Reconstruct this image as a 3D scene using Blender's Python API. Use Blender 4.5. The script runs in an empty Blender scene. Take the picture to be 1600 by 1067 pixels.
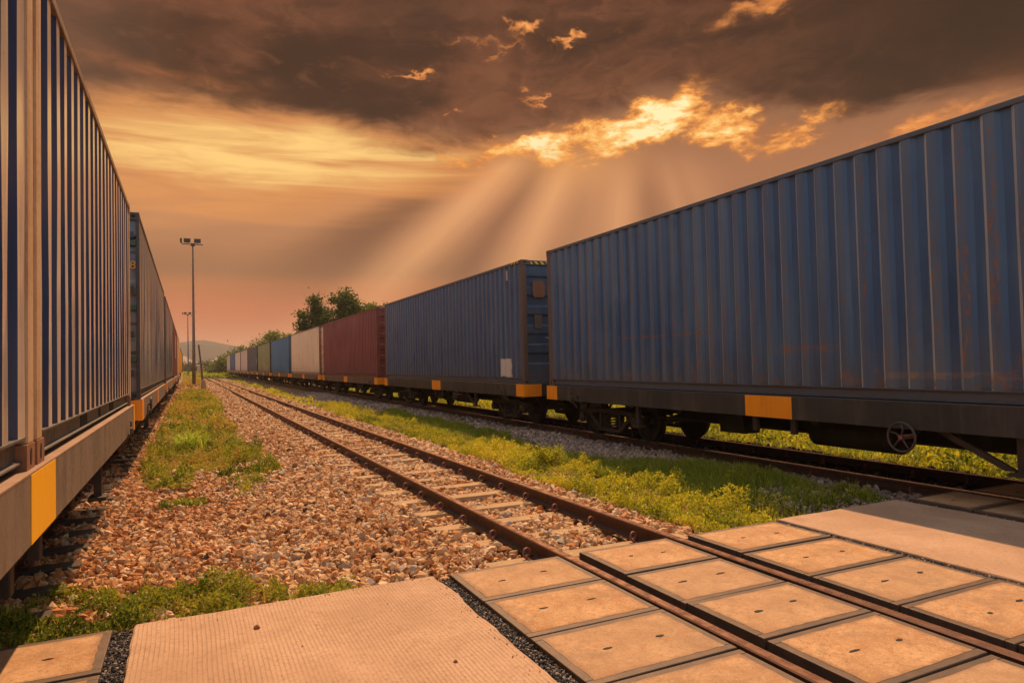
import bpy, math, random
import numpy as np
from mathutils import Vector, Matrix
random.seed(7); rng = np.random.default_rng(7)
sc = bpy.context.scene
col = sc.collection
R = math.radians

# ------------------------------------------------------------------ calibrated view
F_PX, YAW, PITCH, ROLL, CAM_H = 1063.74, 0.4444, 0.0292, 0.0230, 1.5214
XM, XR, XL = 3.192, 8.193, -1.890          # track centres (middle, right, left)
GH = 0.535                                  # half gauge to rail centre
SUN = Vector((0.305, 0.72, 1.0)).normalized()

def lin(r, g, b):
    f = lambda c: c/255/12.92 if c/255 <= .04045 else ((c/255+.055)/1.055)**2.4
    return (f(r), f(g), f(b), 1.0)

# ------------------------------------------------------------------ tags
def tag(o, label=None, cat=None, group=None, kind=None):
    if label: o['label'] = label
    if cat: o['category'] = cat
    if group: o['group'] = group
    if kind: o['kind'] = kind
    return o
def empty(name, loc=(0, 0, 0), rz=0):
    o = bpy.data.objects.new(name, None); o.empty_display_size = .2
    o.location = loc; o.rotation_euler = (0, 0, rz); col.objects.link(o); return o

# ------------------------------------------------------------------ mesh builder
class MB:
    def __init__(s): s.v, s.f, s.m = [], [], []
    def add(s, vs, fs, m=0):
        n = len(s.v); s.v += [tuple(v) for v in vs]
        for f in fs: s.f.append(tuple(i+n for i in f)); s.m.append(m)
        return s
    def box(s, x0, x1, y0, y1, z0, z1, m=0):
        return s.add([(x0,y0,z0),(x1,y0,z0),(x1,y1,z0),(x0,y1,z0),(x0,y0,z1),(x1,y0,z1),(x1,y1,z1),(x0,y1,z1)],
              [(0,3,2,1),(4,5,6,7),(0,1,5,4),(1,2,6,5),(2,3,7,6),(3,0,4,7)], m)
    def prism(s, pts, axis, a, b, m=0):
        """extrude a closed outline (2-D) along axis ('x','y','z') from a to b"""
        n = len(pts)
        def P(p, t):
            return {'x': (t, p[0], p[1]), 'y': (p[0], t, p[1]), 'z': (p[0], p[1], t)}[axis]
        vs = [P(p, a) for p in pts]+[P(p, b) for p in pts]
        fs = [tuple(range(n))[::-1], tuple(range(n, 2*n))]+[(i, (i+1) % n, (i+1) % n+n, i+n) for i in range(n)]
        return s.add(vs, fs, m)
    def tube(s, pts, r, n=8, m=0, caps=True, closed=False):
        pts = [Vector(p) for p in pts]; k = len(pts)
        rs = r if isinstance(r, (list, tuple)) else [r]*k
        rings = []; up = None
        for i, p in enumerate(pts):
            if closed: d = (pts[(i+1) % k]-pts[i-1])
            else: d = pts[min(i+1, k-1)]-pts[max(i-1, 0)]
            d.normalize()
            if up is None:
                up = Vector((0, 0, 1)) if abs(d.z) < .9 else Vector((1, 0, 0))
            a = d.cross(up)
            if a.length < 1e-4: a = d.cross(Vector((1, 0, .3)))
            a.normalize(); b = a.cross(d).normalized(); up = b
            rings.append([p+(a*math.cos(2*math.pi*j/n)+b*math.sin(2*math.pi*j/n))*rs[i] for j in range(n)])
        vs = [v for ring in rings for v in ring]; fs = []
        for i in range(k if closed else k-1):
            o = i*n; q = ((i+1) % k)*n
            for j in range(n): fs.append((o+j, o+(j+1) % n, q+(j+1) % n, q+j))
        if caps and not closed: fs += [tuple(range(n))[::-1], tuple(range((k-1)*n, k*n))]
        return s.add(vs, fs, m)
    def cyl(s, p0, p1, r, n=20, m=0): return s.tube([p0, p1], r, n, m)
    def lathe(s, prof, origin, axis='x', n=28, m=0):
        """prof: list of (offset along axis, radius), revolved"""
        vs = []; O = Vector(origin)
        for (t, r) in prof:
            for j in range(n):
                c, q = math.cos(2*math.pi*j/n)*r, math.sin(2*math.pi*j/n)*r
                vs.append(O+Vector({'x': (t, c, q), 'y': (c, t, q), 'z': (c, q, t)}[axis]))
        fs = []
        for i in range(len(prof)-1):
            for j in range(n): fs.append((i*n+j, i*n+(j+1) % n, (i+1)*n+(j+1) % n, (i+1)*n+j))
        fs += [tuple(range(n))[::-1], tuple(range((len(prof)-1)*n, len(prof)*n))]
        return s.add(vs, fs, m)
    def build(s, name, mats, parent=None, bevel=0, smooth=False, loc=None):
        me = bpy.data.meshes.new(name); me.from_pydata(s.v, [], s.f)
        for m in (mats if isinstance(mats, (list, tuple)) else [mats]): me.materials.append(m)
        me.polygons.foreach_set('material_index', s.m)
        if smooth: me.polygons.foreach_set('use_smooth', [True]*len(s.f))
        me.update()
        o = bpy.data.objects.new(name, me); col.objects.link(o)
        if parent: o.parent = parent
        if loc: o.location = loc
        if bevel:
            b = o.modifiers.new('Bevel', 'BEVEL'); b.width = bevel; b.segments = 2; b.limit_method = 'ANGLE'; b.angle_limit = R(35)
            b.harden_normals = False
        return o

def big_mesh(name, V, F, mat, attrs=None, smooth=False, parent=None):
    """V (n,3), F (m,k) numpy -> one mesh object"""
    me = bpy.data.meshes.new(name); m, k = F.shape
    me.vertices.add(len(V)); me.vertices.foreach_set('co', V.astype(np.float32).ravel())
    me.loops.add(m*k); me.loops.foreach_set('vertex_index', F.astype(np.int32).ravel())
    me.polygons.add(m); me.polygons.foreach_set('loop_start', np.arange(0, m*k, k, dtype=np.int32))
    me.polygons.foreach_set('use_smooth', np.full(m, smooth))
    for nme, arr in (attrs or {}).items():
        a = me.attributes.new(nme, 'FLOAT', 'POINT'); a.data.foreach_set('value', arr.astype(np.float32))
    me.update(calc_edges=True); me.materials.append(mat)
    o = bpy.data.objects.new(name, me); col.objects.link(o)
    if parent: o.parent = parent
    return o

# ------------------------------------------------------------------ node expression helper
class T:
    def __init__(s, nt): s.nt = nt
    def new(s, t, **kw):
        n = s.nt.nodes.new(t)
        for k, v in kw.items(): setattr(n, k, v)
        return n
    def put(s, sock, v):
        if isinstance(v, E): s.nt.links.new(v.o, sock)
        elif hasattr(v, 'is_output'): s.nt.links.new(v, sock)
        else: sock.default_value = v
    def math(s, op, *a):
        n = s.new('ShaderNodeMath', operation=op)
        for i, v in enumerate(a): s.put(n.inputs[i], v)
        return E(s, n.outputs[0])
    def smooth(s, x, a, b, lo=0., hi=1.):
        n = s.new('ShaderNodeMapRange', interpolation_type='SMOOTHSTEP'); n.clamp = True
        for i, v in enumerate((x, a, b, lo, hi)): s.put(n.inputs[i], v)
        return E(s, n.outputs[0])
    def lerp(s, x, a, b, lo=0., hi=1.):
        n = s.new('ShaderNodeMapRange'); n.clamp = True
        for i, v in enumerate((x, a, b, lo, hi)): s.put(n.inputs[i], v)
        return E(s, n.outputs[0])
    def mix(s, f, a, b, mode='MIX'):
        n = s.new('ShaderNodeMix', data_type='RGBA', blend_type=mode); n.clamp_factor = True
        s.put(n.inputs[0], f); s.put(n.inputs[6], a); s.put(n.inputs[7], b)
        return E(s, n.outputs[2])
    def ramp(s, x, stops, interp='LINEAR'):
        n = s.new('ShaderNodeValToRGB'); cr = n.color_ramp; cr.interpolation = interp
        while len(cr.elements) < len(stops): cr.elements.new(.5)
        for e, (p, c) in zip(cr.elements, stops):
            e.position = p; e.color = c if len(c) == 4 else (*c, 1)
        s.put(n.inputs[0], x); return E(s, n.outputs[0])
    def noise(s, vec, scale=1, detail=4, rough=.5, dist=0., out=0):
        n = s.new('ShaderNodeTexNoise'); s.put(n.inputs['Vector'], vec)
        n.inputs['Scale'].default_value = scale; n.inputs['Detail'].default_value = detail
        n.inputs['Roughness'].default_value = rough; n.inputs['Distortion'].default_value = dist
        return E(s, n.outputs[out])
    def voro(s, vec, scale, feature='F1', out='Distance', rnd=1.):
        n = s.new('ShaderNodeTexVoronoi', feature=feature); s.put(n.inputs['Vector'], vec)
        n.inputs['Scale'].default_value = scale; n.inputs['Randomness'].default_value = rnd
        return E(s, n.outputs[out])
    def vec(s, x, y, z):
        n = s.new('ShaderNodeCombineXYZ')
        for i, v in enumerate((x, y, z)): s.put(n.inputs[i], v)
        return E(s, n.outputs[0])
    def sep(s, v):
        n = s.new('ShaderNodeSeparateXYZ'); s.put(n.inputs[0], v)
        return [E(s, n.outputs[i]) for i in range(3)]
    def coord(s, which='Object'):
        return E(s, s.new('ShaderNodeTexCoord').outputs[which])
    def attr(s, name):
        n = s.new('ShaderNodeAttribute'); n.attribute_name = name; return E(s, n.outputs['Fac'])
    def bump(s, h, strength=.3, dist=.01):
        n = s.new('ShaderNodeBump'); n.inputs['Strength'].default_value = strength; n.inputs['Distance'].default_value = dist
        s.put(n.inputs['Height'], h); return E(s, n.outputs[0])
class E:
    def __init__(s, t, o): s.t, s.o = t, o
    def __add__(s, b): return s.t.math('ADD', s, b)
    __radd__ = __add__
    def __sub__(s, b): return s.t.math('SUBTRACT', s, b)
    def __rsub__(s, b): return s.t.math('SUBTRACT', b, s)
    def __mul__(s, b): return s.t.math('MULTIPLY', s, b)
    __rmul__ = __mul__
    def __truediv__(s, b): return s.t.math('DIVIDE', s, b)

def new_mat(name):
    m = bpy.data.materials.new(name); m.use_nodes = True
    t = T(m.node_tree); b = m.node_tree.nodes['Principled BSDF']
    return m, t, b
def rgb(c): return c if len(c) == 4 else (*c, 1)

def mat_worn(name, base, alt=None, scale=3., rough=.6, bump=.15, bscale=40., metallic=0., streak=None, spec=.4, amount=.6):
    """plain surface with uneven colour: base drifting to alt, fine grain and bump"""
    m, t, b = new_mat(name); c = t.coord(); base = rgb(base)
    alt = rgb(alt) if alt else tuple(v*.55 for v in base[:3])+(1,)
    n1 = t.noise(c, scale, 6, .6); n2 = t.noise(c, scale*9, 4, .65)
    f = t.smooth(n1*.65+n2*.35, .38, .66)*amount
    if streak:
        x, y, z = t.sep(c); ns = t.noise(t.vec(x*streak, y*streak, z*.6), 1., 4, .6)
        f = f*.6+t.smooth(ns, .45, .7)*.5
    t.put(b.inputs['Base Color'], t.mix(f, base, alt))
    t.put(b.inputs['Roughness'], t.lerp(n2, .3, .7, max(.05, rough-.12), min(1, rough+.12)))
    b.inputs['Metallic'].default_value = metallic; b.inputs['Specular IOR Level'].default_value = spec
    if bump: t.put(b.inputs['Normal'], t.bump(t.noise(c, bscale, 5, .65), bump, .006))
    return m

def mat_paint(name, base, rust=.3, fade=None, rough=.42, dirt=.5, ridge=1.219, length=12.19, patches=(), rubs=(), scuff=1., seed=0., dust=.45, dust_litc=(.135, .148, .170), rib=.9, rib_glowc=(.46, .43, .41), coat=0., bmp=.35):
    """sheet-steel container paint: faded streaks, rust runs and scuffs on the ridges, grime along the foot"""
    m, t, b = new_mat(name); c = t.coord(); base = rgb(base)
    x, y, z = t.sep(c)
    sv = t.vec(x+seed, y+seed, z)
    fade = rgb(fade) if fade else tuple(min(1, v*1.5+.035) for v in base[:3])+(1,)
    st = t.noise(t.vec(x*2, (y+seed)*7, z*.35), 1., 5, .6)
    big = t.noise(sv, .6, 4, .55)
    colr = t.mix(t.smooth(st*.6+big*.4, .42, .64)*.75, base, fade)
    dk = tuple(v*.55 for v in base[:3])+(1,)
    colr = t.mix(t.smooth(t.noise(t.vec(x, (y+seed)*1.3, z*.9), 1.3, 5, .6), .52, .75)*.55, colr, dk)
    # grime rising from the bottom rail in uneven tongues
    g = t.noise(t.vec(x, (y+seed)*4, z*.8), 1., 5, .65)
    gm = t.smooth(z-g*1.1, -.55, .35, 1., 0.)
    colr = t.mix(gm*dirt, colr, (.085, .062, .045, 1))
    # ridge scuffs: vertical rubbing marks where the outer flats stick out
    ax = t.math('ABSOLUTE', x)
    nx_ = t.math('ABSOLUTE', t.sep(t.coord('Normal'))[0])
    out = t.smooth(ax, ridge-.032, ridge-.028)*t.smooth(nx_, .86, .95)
    colr = t.mix(out*dust*t.lerp(st, .3, .7, .55, 1.25), colr, rgb(dust_litc))  # ridge dust; on the left train it also paints in sunlit ridges
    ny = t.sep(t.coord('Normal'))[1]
    colr = t.mix(t.smooth(ny, .25, .5)*t.smooth(ny, .97, .9)*rib*t.lerp(st, .3, .7, .5, 1.3), colr, rgb(rib_glowc))  # far-facing rib slants painted paler to stand for sunset skylight
    sc1 = t.noise(t.vec(x, (y+seed)*9, z*1.1+seed), 1.3, 6, .75)
    sc2 = t.noise(t.vec(x, (y+seed)*26, z*7), 1., 5, .7)
    mid = t.smooth(z, .15, .5)*t.smooth(z, 1.3, 2.6, 1., .25)
    clp = t.smooth(t.noise(t.vec(x, (y+seed)*1.1, z*.5), 1., 2, .5), .42, .58)
    sf = t.smooth(sc1*.48+sc2*.52+mid*.05+clp*.05, .685-.05*scuff, .725-.05*scuff)*out
    rustc = t.mix(t.noise(sv, 30, 3), (.10, .045, .026, 1), (.34, .14, .065, 1))
    colr = t.mix(sf*min(.9, rust*2.2), colr, rustc)
    wh = t.smooth(t.noise(t.vec(x, (y+seed)*40, z*14), 1., 4, .7), .70, .76)*out*t.smooth(z, 2.2, 1.2)
    colr = t.mix(wh*.6*scuff, colr, (.55, .47, .40, 1))
    # rust blooms and runs low on the sheet
    rb = t.noise(t.vec(x+3, (y+seed)*3.2, z*2.2), 1., 7, .72)
    low = t.smooth(z, .2, 1.1, 1., 0.)
    rm = t.smooth(rb+low*.14, .695, .785)
    colr = t.mix(rm*rust*1.2, colr, rustc)
    ft = t.smooth(z, .20, .34, 1., 0.)*(1-out)*t.smooth(t.noise(t.vec(x, (y+seed)*5.5, z*6), 1., 5, .7), .48, .62)
    colr = t.mix(ft*min(.85, rust*2), colr, (.15, .068, .032, 1))
    ch = t.smooth(t.voro(t.vec(x, y+seed, z), 6., 'F1'), .035, .02)*t.smooth(t.noise(sv, 1.1, 2), .52, .6)
    colr = t.mix(ch*.8*rust*2, colr, (.42, .30, .22, 1))
    for (y0, y1, z0, z1, pc) in patches:          # paint peeled or stuck labels, ragged edges
        jn = (t.noise(c, 5., 4, .6)-.5)*.28
        mk = t.smooth(y+jn, y0, y0+.02)*t.smooth(y+jn, y1-.02, y1, 1., 0.)*t.smooth(z+jn*.7, z0, z0+.02)*t.smooth(z+jn*.7, z1-.02, z1, 1., 0.)
        colr = t.mix(mk*t.smooth(x, 0, -.2), colr, rgb(pc))
    for (y0, y1, zc, th_, pc) in rubs:            # horizontal rub marks
        jn = t.noise(t.vec(x, y*2.2, z*9), 1.2, 5, .7)
        mk = t.smooth(y, y0, y0+.25)*t.smooth(y, y1-.25, y1, 1., 0.)*t.smooth(t.math('ABSOLUTE', z-zc+(jn-.5)*.05), th_, th_*.4)*t.smooth(jn, .40, .56)*t.smooth(x, 0, -.2)*(out*.6+.4)
        colr = t.mix(mk*.85, colr, rgb(pc))
    t.put(b.inputs['Base Color'], colr)
    t.put(b.inputs['Roughness'], t.lerp(st+sf+gm*.5, .3, 1.0, rough-.06, rough+.3))
    b.inputs['Specular IOR Level'].default_value = .5
    dn = t.noise(t.vec(x, y*1.4+seed, z*.9), 1.6, 3, .5)*1.0+t.noise(c, 60, 3)*.05
    t.put(b.inputs['Normal'], t.bump(dn, bmp, .02))
    if coat: b.inputs['Coat Weight'].default_value = coat; b.inputs['Coat Roughness'].default_value = .14
    return m

# ------------------------------------------------------------------ materials
M = {}
M['conc'] = None
def make_ground_mats():
    # crossing panel concrete: tan, stained, pitted
    m, t, b = new_mat('panel_concrete'); c = t.coord()
    oi = t.new('ShaderNodeObjectInfo'); rn = E(t, oi.outputs['Random'])
    n = t.noise(c, 3.2, 8, .68, .4); n2 = t.noise(c, 42, 6, .75); n3 = t.noise(c, 9, 6, .7, .6)
    cl = t.mix(t.smooth(n, .34, .66), (.37, .195, .088, 1), (.54, .315, .158, 1))
    cl = t.mix(t.smooth(n3, .48, .66)*.62, cl, (.36, .155, .055, 1))
    cl = t.mix(t.smooth(n2, .50, .62)*.6, cl, (.25, .14, .072, 1))
    cl = t.mix(t.smooth(t.noise(c, 75, 3, .7), .56, .68)*.5, cl, (.70, .50, .32, 1))
    cl = t.mix(t.smooth(t.voro(c, 26), .13, .06)*t.smooth(n3, .44, .52)*.8, cl, (.10, .062, .038, 1))
    cl = t.mix(t.smooth(t.noise(c, 1.7, 6, .7, 1.6), .55, .66)*.5, cl, (.25, .15, .085, 1))
    gx_, gy_, gz_ = t.sep(t.coord('Generated'))
    ed = t.math('MINIMUM', t.math('MINIMUM', gx_, 1-gx_), t.math('MINIMUM', gy_, 1-gy_))
    cl = t.mix(t.smooth(ed+(t.noise(c, 14, 5, .7)-.5)*.16, .06, -.01)*.8, cl, (.24, .13, .07, 1))
    wob_ = t.noise(t.vec(gx_*2.3, gy_*9+rn*9, rn*7), 2., 5, .65, .8)
    cl = t.mix(t.smooth(wob_, .62, .68)*.35, cl, (.19, .115, .07, 1))
    cl = t.mix(t.smooth(rn, .2, 1.)*.42, cl, (.33, .215, .135, 1))
    cl = t.mix(t.smooth(t.noise(t.vec(gx_*1.4+rn*31, gy_*1.1, rn*17), 1.6, 6, .65, .7), .53, .66)*.5, cl, (.27, .165, .10, 1))
    t.put(b.inputs['Base Color'], cl); b.inputs['Roughness'].default_value = .88; b.inputs['Specular IOR Level'].default_value = .2
    t.put(b.inputs['Normal'], t.bump(n2*.7+t.noise(c, 190, 2)*.5+n3*.5, .9, .006)); M['panel'] = m
    # grooved road slab
    m, t, b = new_mat('grooved_concrete'); c = t.coord(); x, y, z = t.sep(c)
    wob = (t.noise(t.vec(x*.7, y*.5, 0), 2., 3)-.5)*.035
    g = t.math('SINE', (x+wob)*(2*math.pi/.0235))
    gm = t.smooth(g, .35, .9)*t.smooth(t.noise(c, 2.2, 5, .6), .30, .62, .35, 1.)
    n = t.noise(c, 1.5, 7, .62, .5); n2 = t.noise(c, 38, 6, .75)
    cl = t.mix(t.smooth(n, .35, .68), (.40, .242, .150, 1), (.50, .316, .202, 1))
    cl = t.mix(gm*.34, cl, (.25, .15, .09, 1))
    cl = t.mix(t.smooth(n2, .50, .64)*.5, cl, (.24, .145, .09, 1))
    cl = t.mix(t.smooth(t.noise(c, 5.5, 7, .7, 1.), .54, .66)*.4, cl, (.32, .185, .105, 1))
    cl = t.mix(t.smooth(t.noise(t.vec(x*1.2, y*.35, 4), 2.2, 5, .65, .8), .55, .72)*.35, cl, (.33, .205, .125, 1))
    cl = t.mix(t.smooth(t.voro(c, 9), .05, .03)*t.smooth(n, .55, .65)*.8, cl, (.10, .07, .05, 1))
    t.put(b.inputs['Base Color'], cl); b.inputs['Roughness'].default_value = .9; b.inputs['Specular IOR Level'].default_value = .15
    t.put(b.inputs['Normal'], t.bump(n2*.6-gm*.7+n*.5, .7, .005)); M['road'] = m
    # far ground: dry soil and grass
    m, t, b = new_mat('ground_soil'); c = t.coord()
    n = t.noise(c, .05, 6, .6); n2 = t.noise(c, 1.6, 6, .7)
    gr = t.mix(t.smooth(n2, .35, .65), (.10, .125, .022, 1), (.22, .21, .05, 1))
    so = t.mix(n2, (.18, .12, .07, 1), (.33, .22, .13, 1))
    t.put(b.inputs['Base Color'], t.mix(t.smooth(n+n2*.2, .40, .55), gr, so)); b.inputs['Roughness'].default_value = 1.
    b.inputs['Specular IOR Level'].default_value = .1
    t.put(b.inputs['Normal'], t.bump(n2+t.noise(c, 9, 5, .7)*.6, .8, .12)); M['ground'] = m
    # gravel bed beneath the loose stones
    m, t, b = new_mat('gravel_bed'); c = t.coord()
    x, y, z = t.sep(c); p2 = t.vec(x, y, 0)
    v = t.voro(p2, 17., out='Color'); vx = t.sep(v)[0]; vd = t.voro(p2, 17.)
    cl = t.ramp(vx, [(0, (.13, .075, .045)), (.3, (.36, .195, .095)), (.6, (.50, .31, .165)), (.85, (.60, .41, .24)), (1, (.42, .16, .055))])
    cl = t.mix(t.smooth(vd, .30, .62)*.75, cl, (.04, .025, .016, 1))
    cl = t.mix(t.smooth(t.noise(p2, .5, 5, .6), .55, .75)*.3, cl, (.22, .20, .06, 1))
    t.put(b.inputs['Base Color'], cl); b.inputs['Roughness'].default_value = .95; b.inputs['Specular IOR Level'].default_value = .15
    t.put(b.inputs['Normal'], t.bump(1-vd, 1., .04)); M['bed'] = m
    def stone(name, stops):
        m, t, b = new_mat(name); c = t.coord(); a = t.attr('tint')
        cl = t.ramp(a, stops)
        n = t.noise(c, 45, 4, .7)
        cl = t.mix(t.smooth(n, .42, .72)*.5, cl, t.mix(1., cl, (.55, .45, .36, 1), 'MULTIPLY'))
        t.put(b.inputs['Base Color'], cl); b.inputs['Roughness'].default_value = .9; b.inputs['Specular IOR Level'].default_value = .2
        t.put(b.inputs['Normal'], t.bump(t.noise(c, 120, 3, .7), .4, .004)); return m
    M['stone'] = stone('ballast_stone', [(0, (.10, .058, .034)), (.16, (.28, .13, .058)), (.34, (.50, .20, .068)), (.52, (.54, .30, .135)), (.74, (.62, .39, .205)), (.92, (.72, .50, .31)), (1, (.42, .33, .25))])
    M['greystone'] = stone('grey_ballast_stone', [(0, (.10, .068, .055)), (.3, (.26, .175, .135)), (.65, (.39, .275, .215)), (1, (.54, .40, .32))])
    M['shadestone'] = stone('shade_dark_stone', [(0, (.010, .008, .007)), (.6, (.026, .020, .017)), (.92, (.05, .038, .03)), (1, (.16, .12, .10))])  # near-black stones: shade under the train put into their colour
    M['chip'] = stone('black_chip', [(0, (.018, .016, .015)), (.4, (.06, .05, .044)), (.75, (.14, .11, .095)), (1, (.42, .33, .26))])
make_ground_mats()
M['rail'] = mat_worn('rail_steel', (.085, .036, .020), (.045, .020, .012), 2.5, .55, .25, 60, .25, spec=.5)
M['railhead'] = mat_worn('rail_head', (.33, .165, .10), (.20, .09, .05), 1.2, .30, .03, 80, .6, amount=.35, spec=.5)
M['sleeper'] = mat_worn('sleeper_concrete', (.42, .27, .145), (.27, .16, .085), 4, .9, .35, 70, spec=.15)
M['timber'] = mat_worn('sleeper_timber', (.060, .043, .034), (.14, .10, .075), 5, .9, .6, 30, spec=.2)
M['clip'] = mat_worn('clip_rust', (.22, .072, .045), (.12, .042, .028), 20, .6, .2, 90, .2)
M['frame'] = mat_worn('panel_frame', (.088, .060, .044), (.15, .088, .055), 8, .62, .4, 70, .3, amount=.8)
M['black'] = mat_worn('black_grime_shade', (.012, .011, .011), (.025, .02, .017), 6, .8, .2)  # grime in joints; also stands for the shade inside holes and pockets
M['under'] = mat_worn('underframe', (.017, .0155, .015), (.05, .036, .027), 4, .7, .35, 50, .1, spec=.3)
M['bogie'] = mat_worn('bogie_steel', (.034, .024, .019), (.085, .05, .034), 5, .65, .35, 60, .2)
M['wheel'] = mat_worn('wheel_steel', (.018, .015, .014), (.04, .028, .022), 6, .5, .2, 60, .5)
M['sill_dark'] = mat_worn('sill_dark', (.028, .026, .026), (.095, .072, .058), 1.6, .55, .3, 45, .05, streak=5, spec=.4)
M['sill_mid'] = mat_worn('sill_brown', (.11, .072, .05), (.20, .12, .075), 1.3, .6, .2, 45, .05, streak=4, spec=.3)
M['sill_grey'] = mat_worn('sill_grey', (.215, .155, .115), (.10, .068, .048), 2.4, .6, .3, 45, .05, streak=5, spec=.35)
M['sill_top'] = mat_worn('sill_top', (.34, .20, .125), (.22, .12, .07), 3, .75, .35, 50)
M['orange'] = mat_worn('orange_patch', (.95, .30, .008), (.72, .19, .008), 2.5, .5, .1, 40, streak=6, amount=.4)
M['yellow'] = mat_worn('yellow_patch', (.92, .44, .004), (.74, .30, .006), 2.5, .5, .1, 40, streak=6, amount=.4)
M['post'] = mat_worn('post_worn', (.54, .355, .205), (.28, .12, .05), 3, .55, .25, 40, streak=9)
M['postr'] = mat_worn('post_brown', (.095, .070, .058), (.17, .078, .045), 2.6, .6, .25, 40, streak=7)
M['casting'] = mat_worn('casting_rust', (.27, .12, .06), (.15, .06, .03), 9, .65, .3, 60)
M['galv'] = mat_worn('galvanised', (.14, .118, .105), (.09, .075, .066), 4, .5, .1, 40, .4)
M['lampbox'] = mat_worn('lamp_housing', (.035, .03, .028), (.06, .05, .045), 8, .5, .1)
M['glass'] = mat_worn('lamp_glass', (.12, .11, .10), (.16, .14, .12), 4, .15, 0)
M['plinth'] = mat_worn('plinth_concrete', (.38, .27, .185), (.25, .17, .11), 5, .9, .3)
M['wood'] = mat_worn('post_timber', (.16, .10, .065), (.08, .05, .035), 7, .9, .4, streak=10)
M['white'] = mat_worn('white_paint', (.72, .66, .58), (.5, .43, .36), 5, .6, .1)
M['tanboard'] = mat_worn('tan_board', (.58, .33, .19), (.42, .22, .12), 5, .7, .1)
M['locoyel'] = mat_worn('loco_yellow', (.80, .38, .02), (.6, .26, .02), 2, .4, .05, streak=3, amount=.4)
M['locogrey'] = mat_worn('loco_grey', (.075, .075, .06), (.12, .11, .085), 2, .5, .05, streak=3)
M['window'] = mat_worn('dark_window', (.015, .018, .02), (.03, .03, .03), 3, .12, 0)
M['trunk'] = mat_worn('bark', (.10, .072, .05), (.05, .036, .026), 6, .95, .6, 25)
M['wheelrust'] = mat_worn('handwheel', (.055, .043, .04), (.12, .065, .045), 14, .55, .2, 60, .2)
M['hub'] = mat_worn('hub_rust', (.30, .085, .045), (.2, .06, .035), 20, .6, .2)
M['hinge'] = mat_worn('hinge_pale', (.42, .33, .27), (.25, .16, .11), 12, .5, .1)
M['greenbar'] = mat_worn('green_bar', (.04, .085, .055), (.09, .07, .045), 8, .55, .2)
M['hill'] = mat_worn('hill_wood', (.052, .053, .052), (.078, .072, .066), .02, 1., .6, .06, spec=.05)
M['bare'] = mat_worn('bare_earth', (.34, .235, .19), (.24, .165, .125), .04, 1., .3, .1, spec=.05)

def mat_leaf(name, stops, trans=.35, rough=.55):
    m, t, b = new_mat(name); a = t.attr('tint'); cl = t.ramp(a, stops)
    t.put(b.inputs['Base Color'], cl); b.inputs['Roughness'].default_value = rough; b.inputs['Specular IOR Level'].default_value = .25
    tr = t.new('ShaderNodeBsdfTranslucent'); t.put(tr.inputs[0], t.mix(1., cl, (1.15, 1.15, .7, 1), 'MULTIPLY'))
    mx = t.new('ShaderNodeMixShader'); mx.inputs[0].default_value = trans
    nt = m.node_tree; nt.links.new(b.outputs[0], mx.inputs[1]); nt.links.new(tr.outputs[0], mx.inputs[2])
    nt.links.new(mx.outputs[0], nt.nodes['Material Output'].inputs[0]); return m
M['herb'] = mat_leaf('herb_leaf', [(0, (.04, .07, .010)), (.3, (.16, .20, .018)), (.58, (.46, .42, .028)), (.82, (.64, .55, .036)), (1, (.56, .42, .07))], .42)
M['weed'] = mat_leaf('weed_leaf', [(0, (.04, .06, .012)), (.3, (.15, .185, .020)), (.58, (.34, .345, .035)), (.82, (.50, .38, .07)), (1, (.46, .23, .09))], .38)
M['grass'] = mat_leaf('grass_blade', [(0, (.06, .09, .012)), (.4, (.22, .26, .025)), (.75, (.46, .44, .05)), (1, (.68, .50, .20))], .42)
M['tuss'] = mat_leaf('tussock_blade', [(0, (.13, .21, .02)), (.6, (.36, .48, .045)), (1, (.60, .58, .12))], .42)
M['treeleaf'] = mat_leaf('tree_leaf', [(0, (.022, .036, .010)), (.4, (.055, .082, .016)), (.75, (.11, .14, .022)), (1, (.20, .17, .03))], .35)
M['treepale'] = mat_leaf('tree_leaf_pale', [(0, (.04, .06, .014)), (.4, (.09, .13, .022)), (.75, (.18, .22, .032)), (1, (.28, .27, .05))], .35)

# hazard stripes
m, t, b = new_mat('hazard_stripes'); c = t.coord(); x, y, z = t.sep(c)
sv = t.math('FRACT', (x+y+z*1.0)/.15)
t.put(b.inputs['Base Color'], t.mix(t.smooth(sv, .46, .52), (.02, .018, .016, 1), (.70, .42, .03, 1))); b.inputs['Roughness'].default_value = .5
M['hazard'] = m

# ------------------------------------------------------------------ numpy scatter tools
_grid = rng.random((256, 256))
def vnoise(x, y, s, seed=0):
    x = x*s+seed*17.3; y = y*s+seed*9.7
    i, j = np.floor(x).astype(int), np.floor(y).astype(int); fx, fy = x-i, y-j
    fx = fx*fx*(3-2*fx); fy = fy*fy*(3-2*fy)
    g = lambda a, b: _grid[a % 256, b % 256]
    return (g(i, j)*(1-fx)+g(i+1, j)*fx)*(1-fy)+(g(i, j+1)*(1-fx)+g(i+1, j+1)*fx)*fy
def fnoise(x, y, s, seed=0):
    return (vnoise(x, y, s, seed)*.55+vnoise(x, y, s*2.1, seed+3)*.28+vnoise(x, y, s*4.3, seed+7)*.17)
def inpoly(x, y, P):
    r = np.zeros(len(x), bool); n = len(P)
    for i in range(n):
        (x0, y0), (x1, y1) = P[i], P[(i+1) % n]
        c = ((y0 > y) != (y1 > y)) & (x < (x1-x0)*(y-y0)/((y1-y0) or 1e-9)+x0); r ^= c
    return r
GX = [-40, -6, -3.3, -2.95, -.95, -.45, .5, 1.5, 2.0, 2.55, 3.85, 4.3, 4.8, 6.1, 6.75, 9.5, 10.2, 40]
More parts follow.
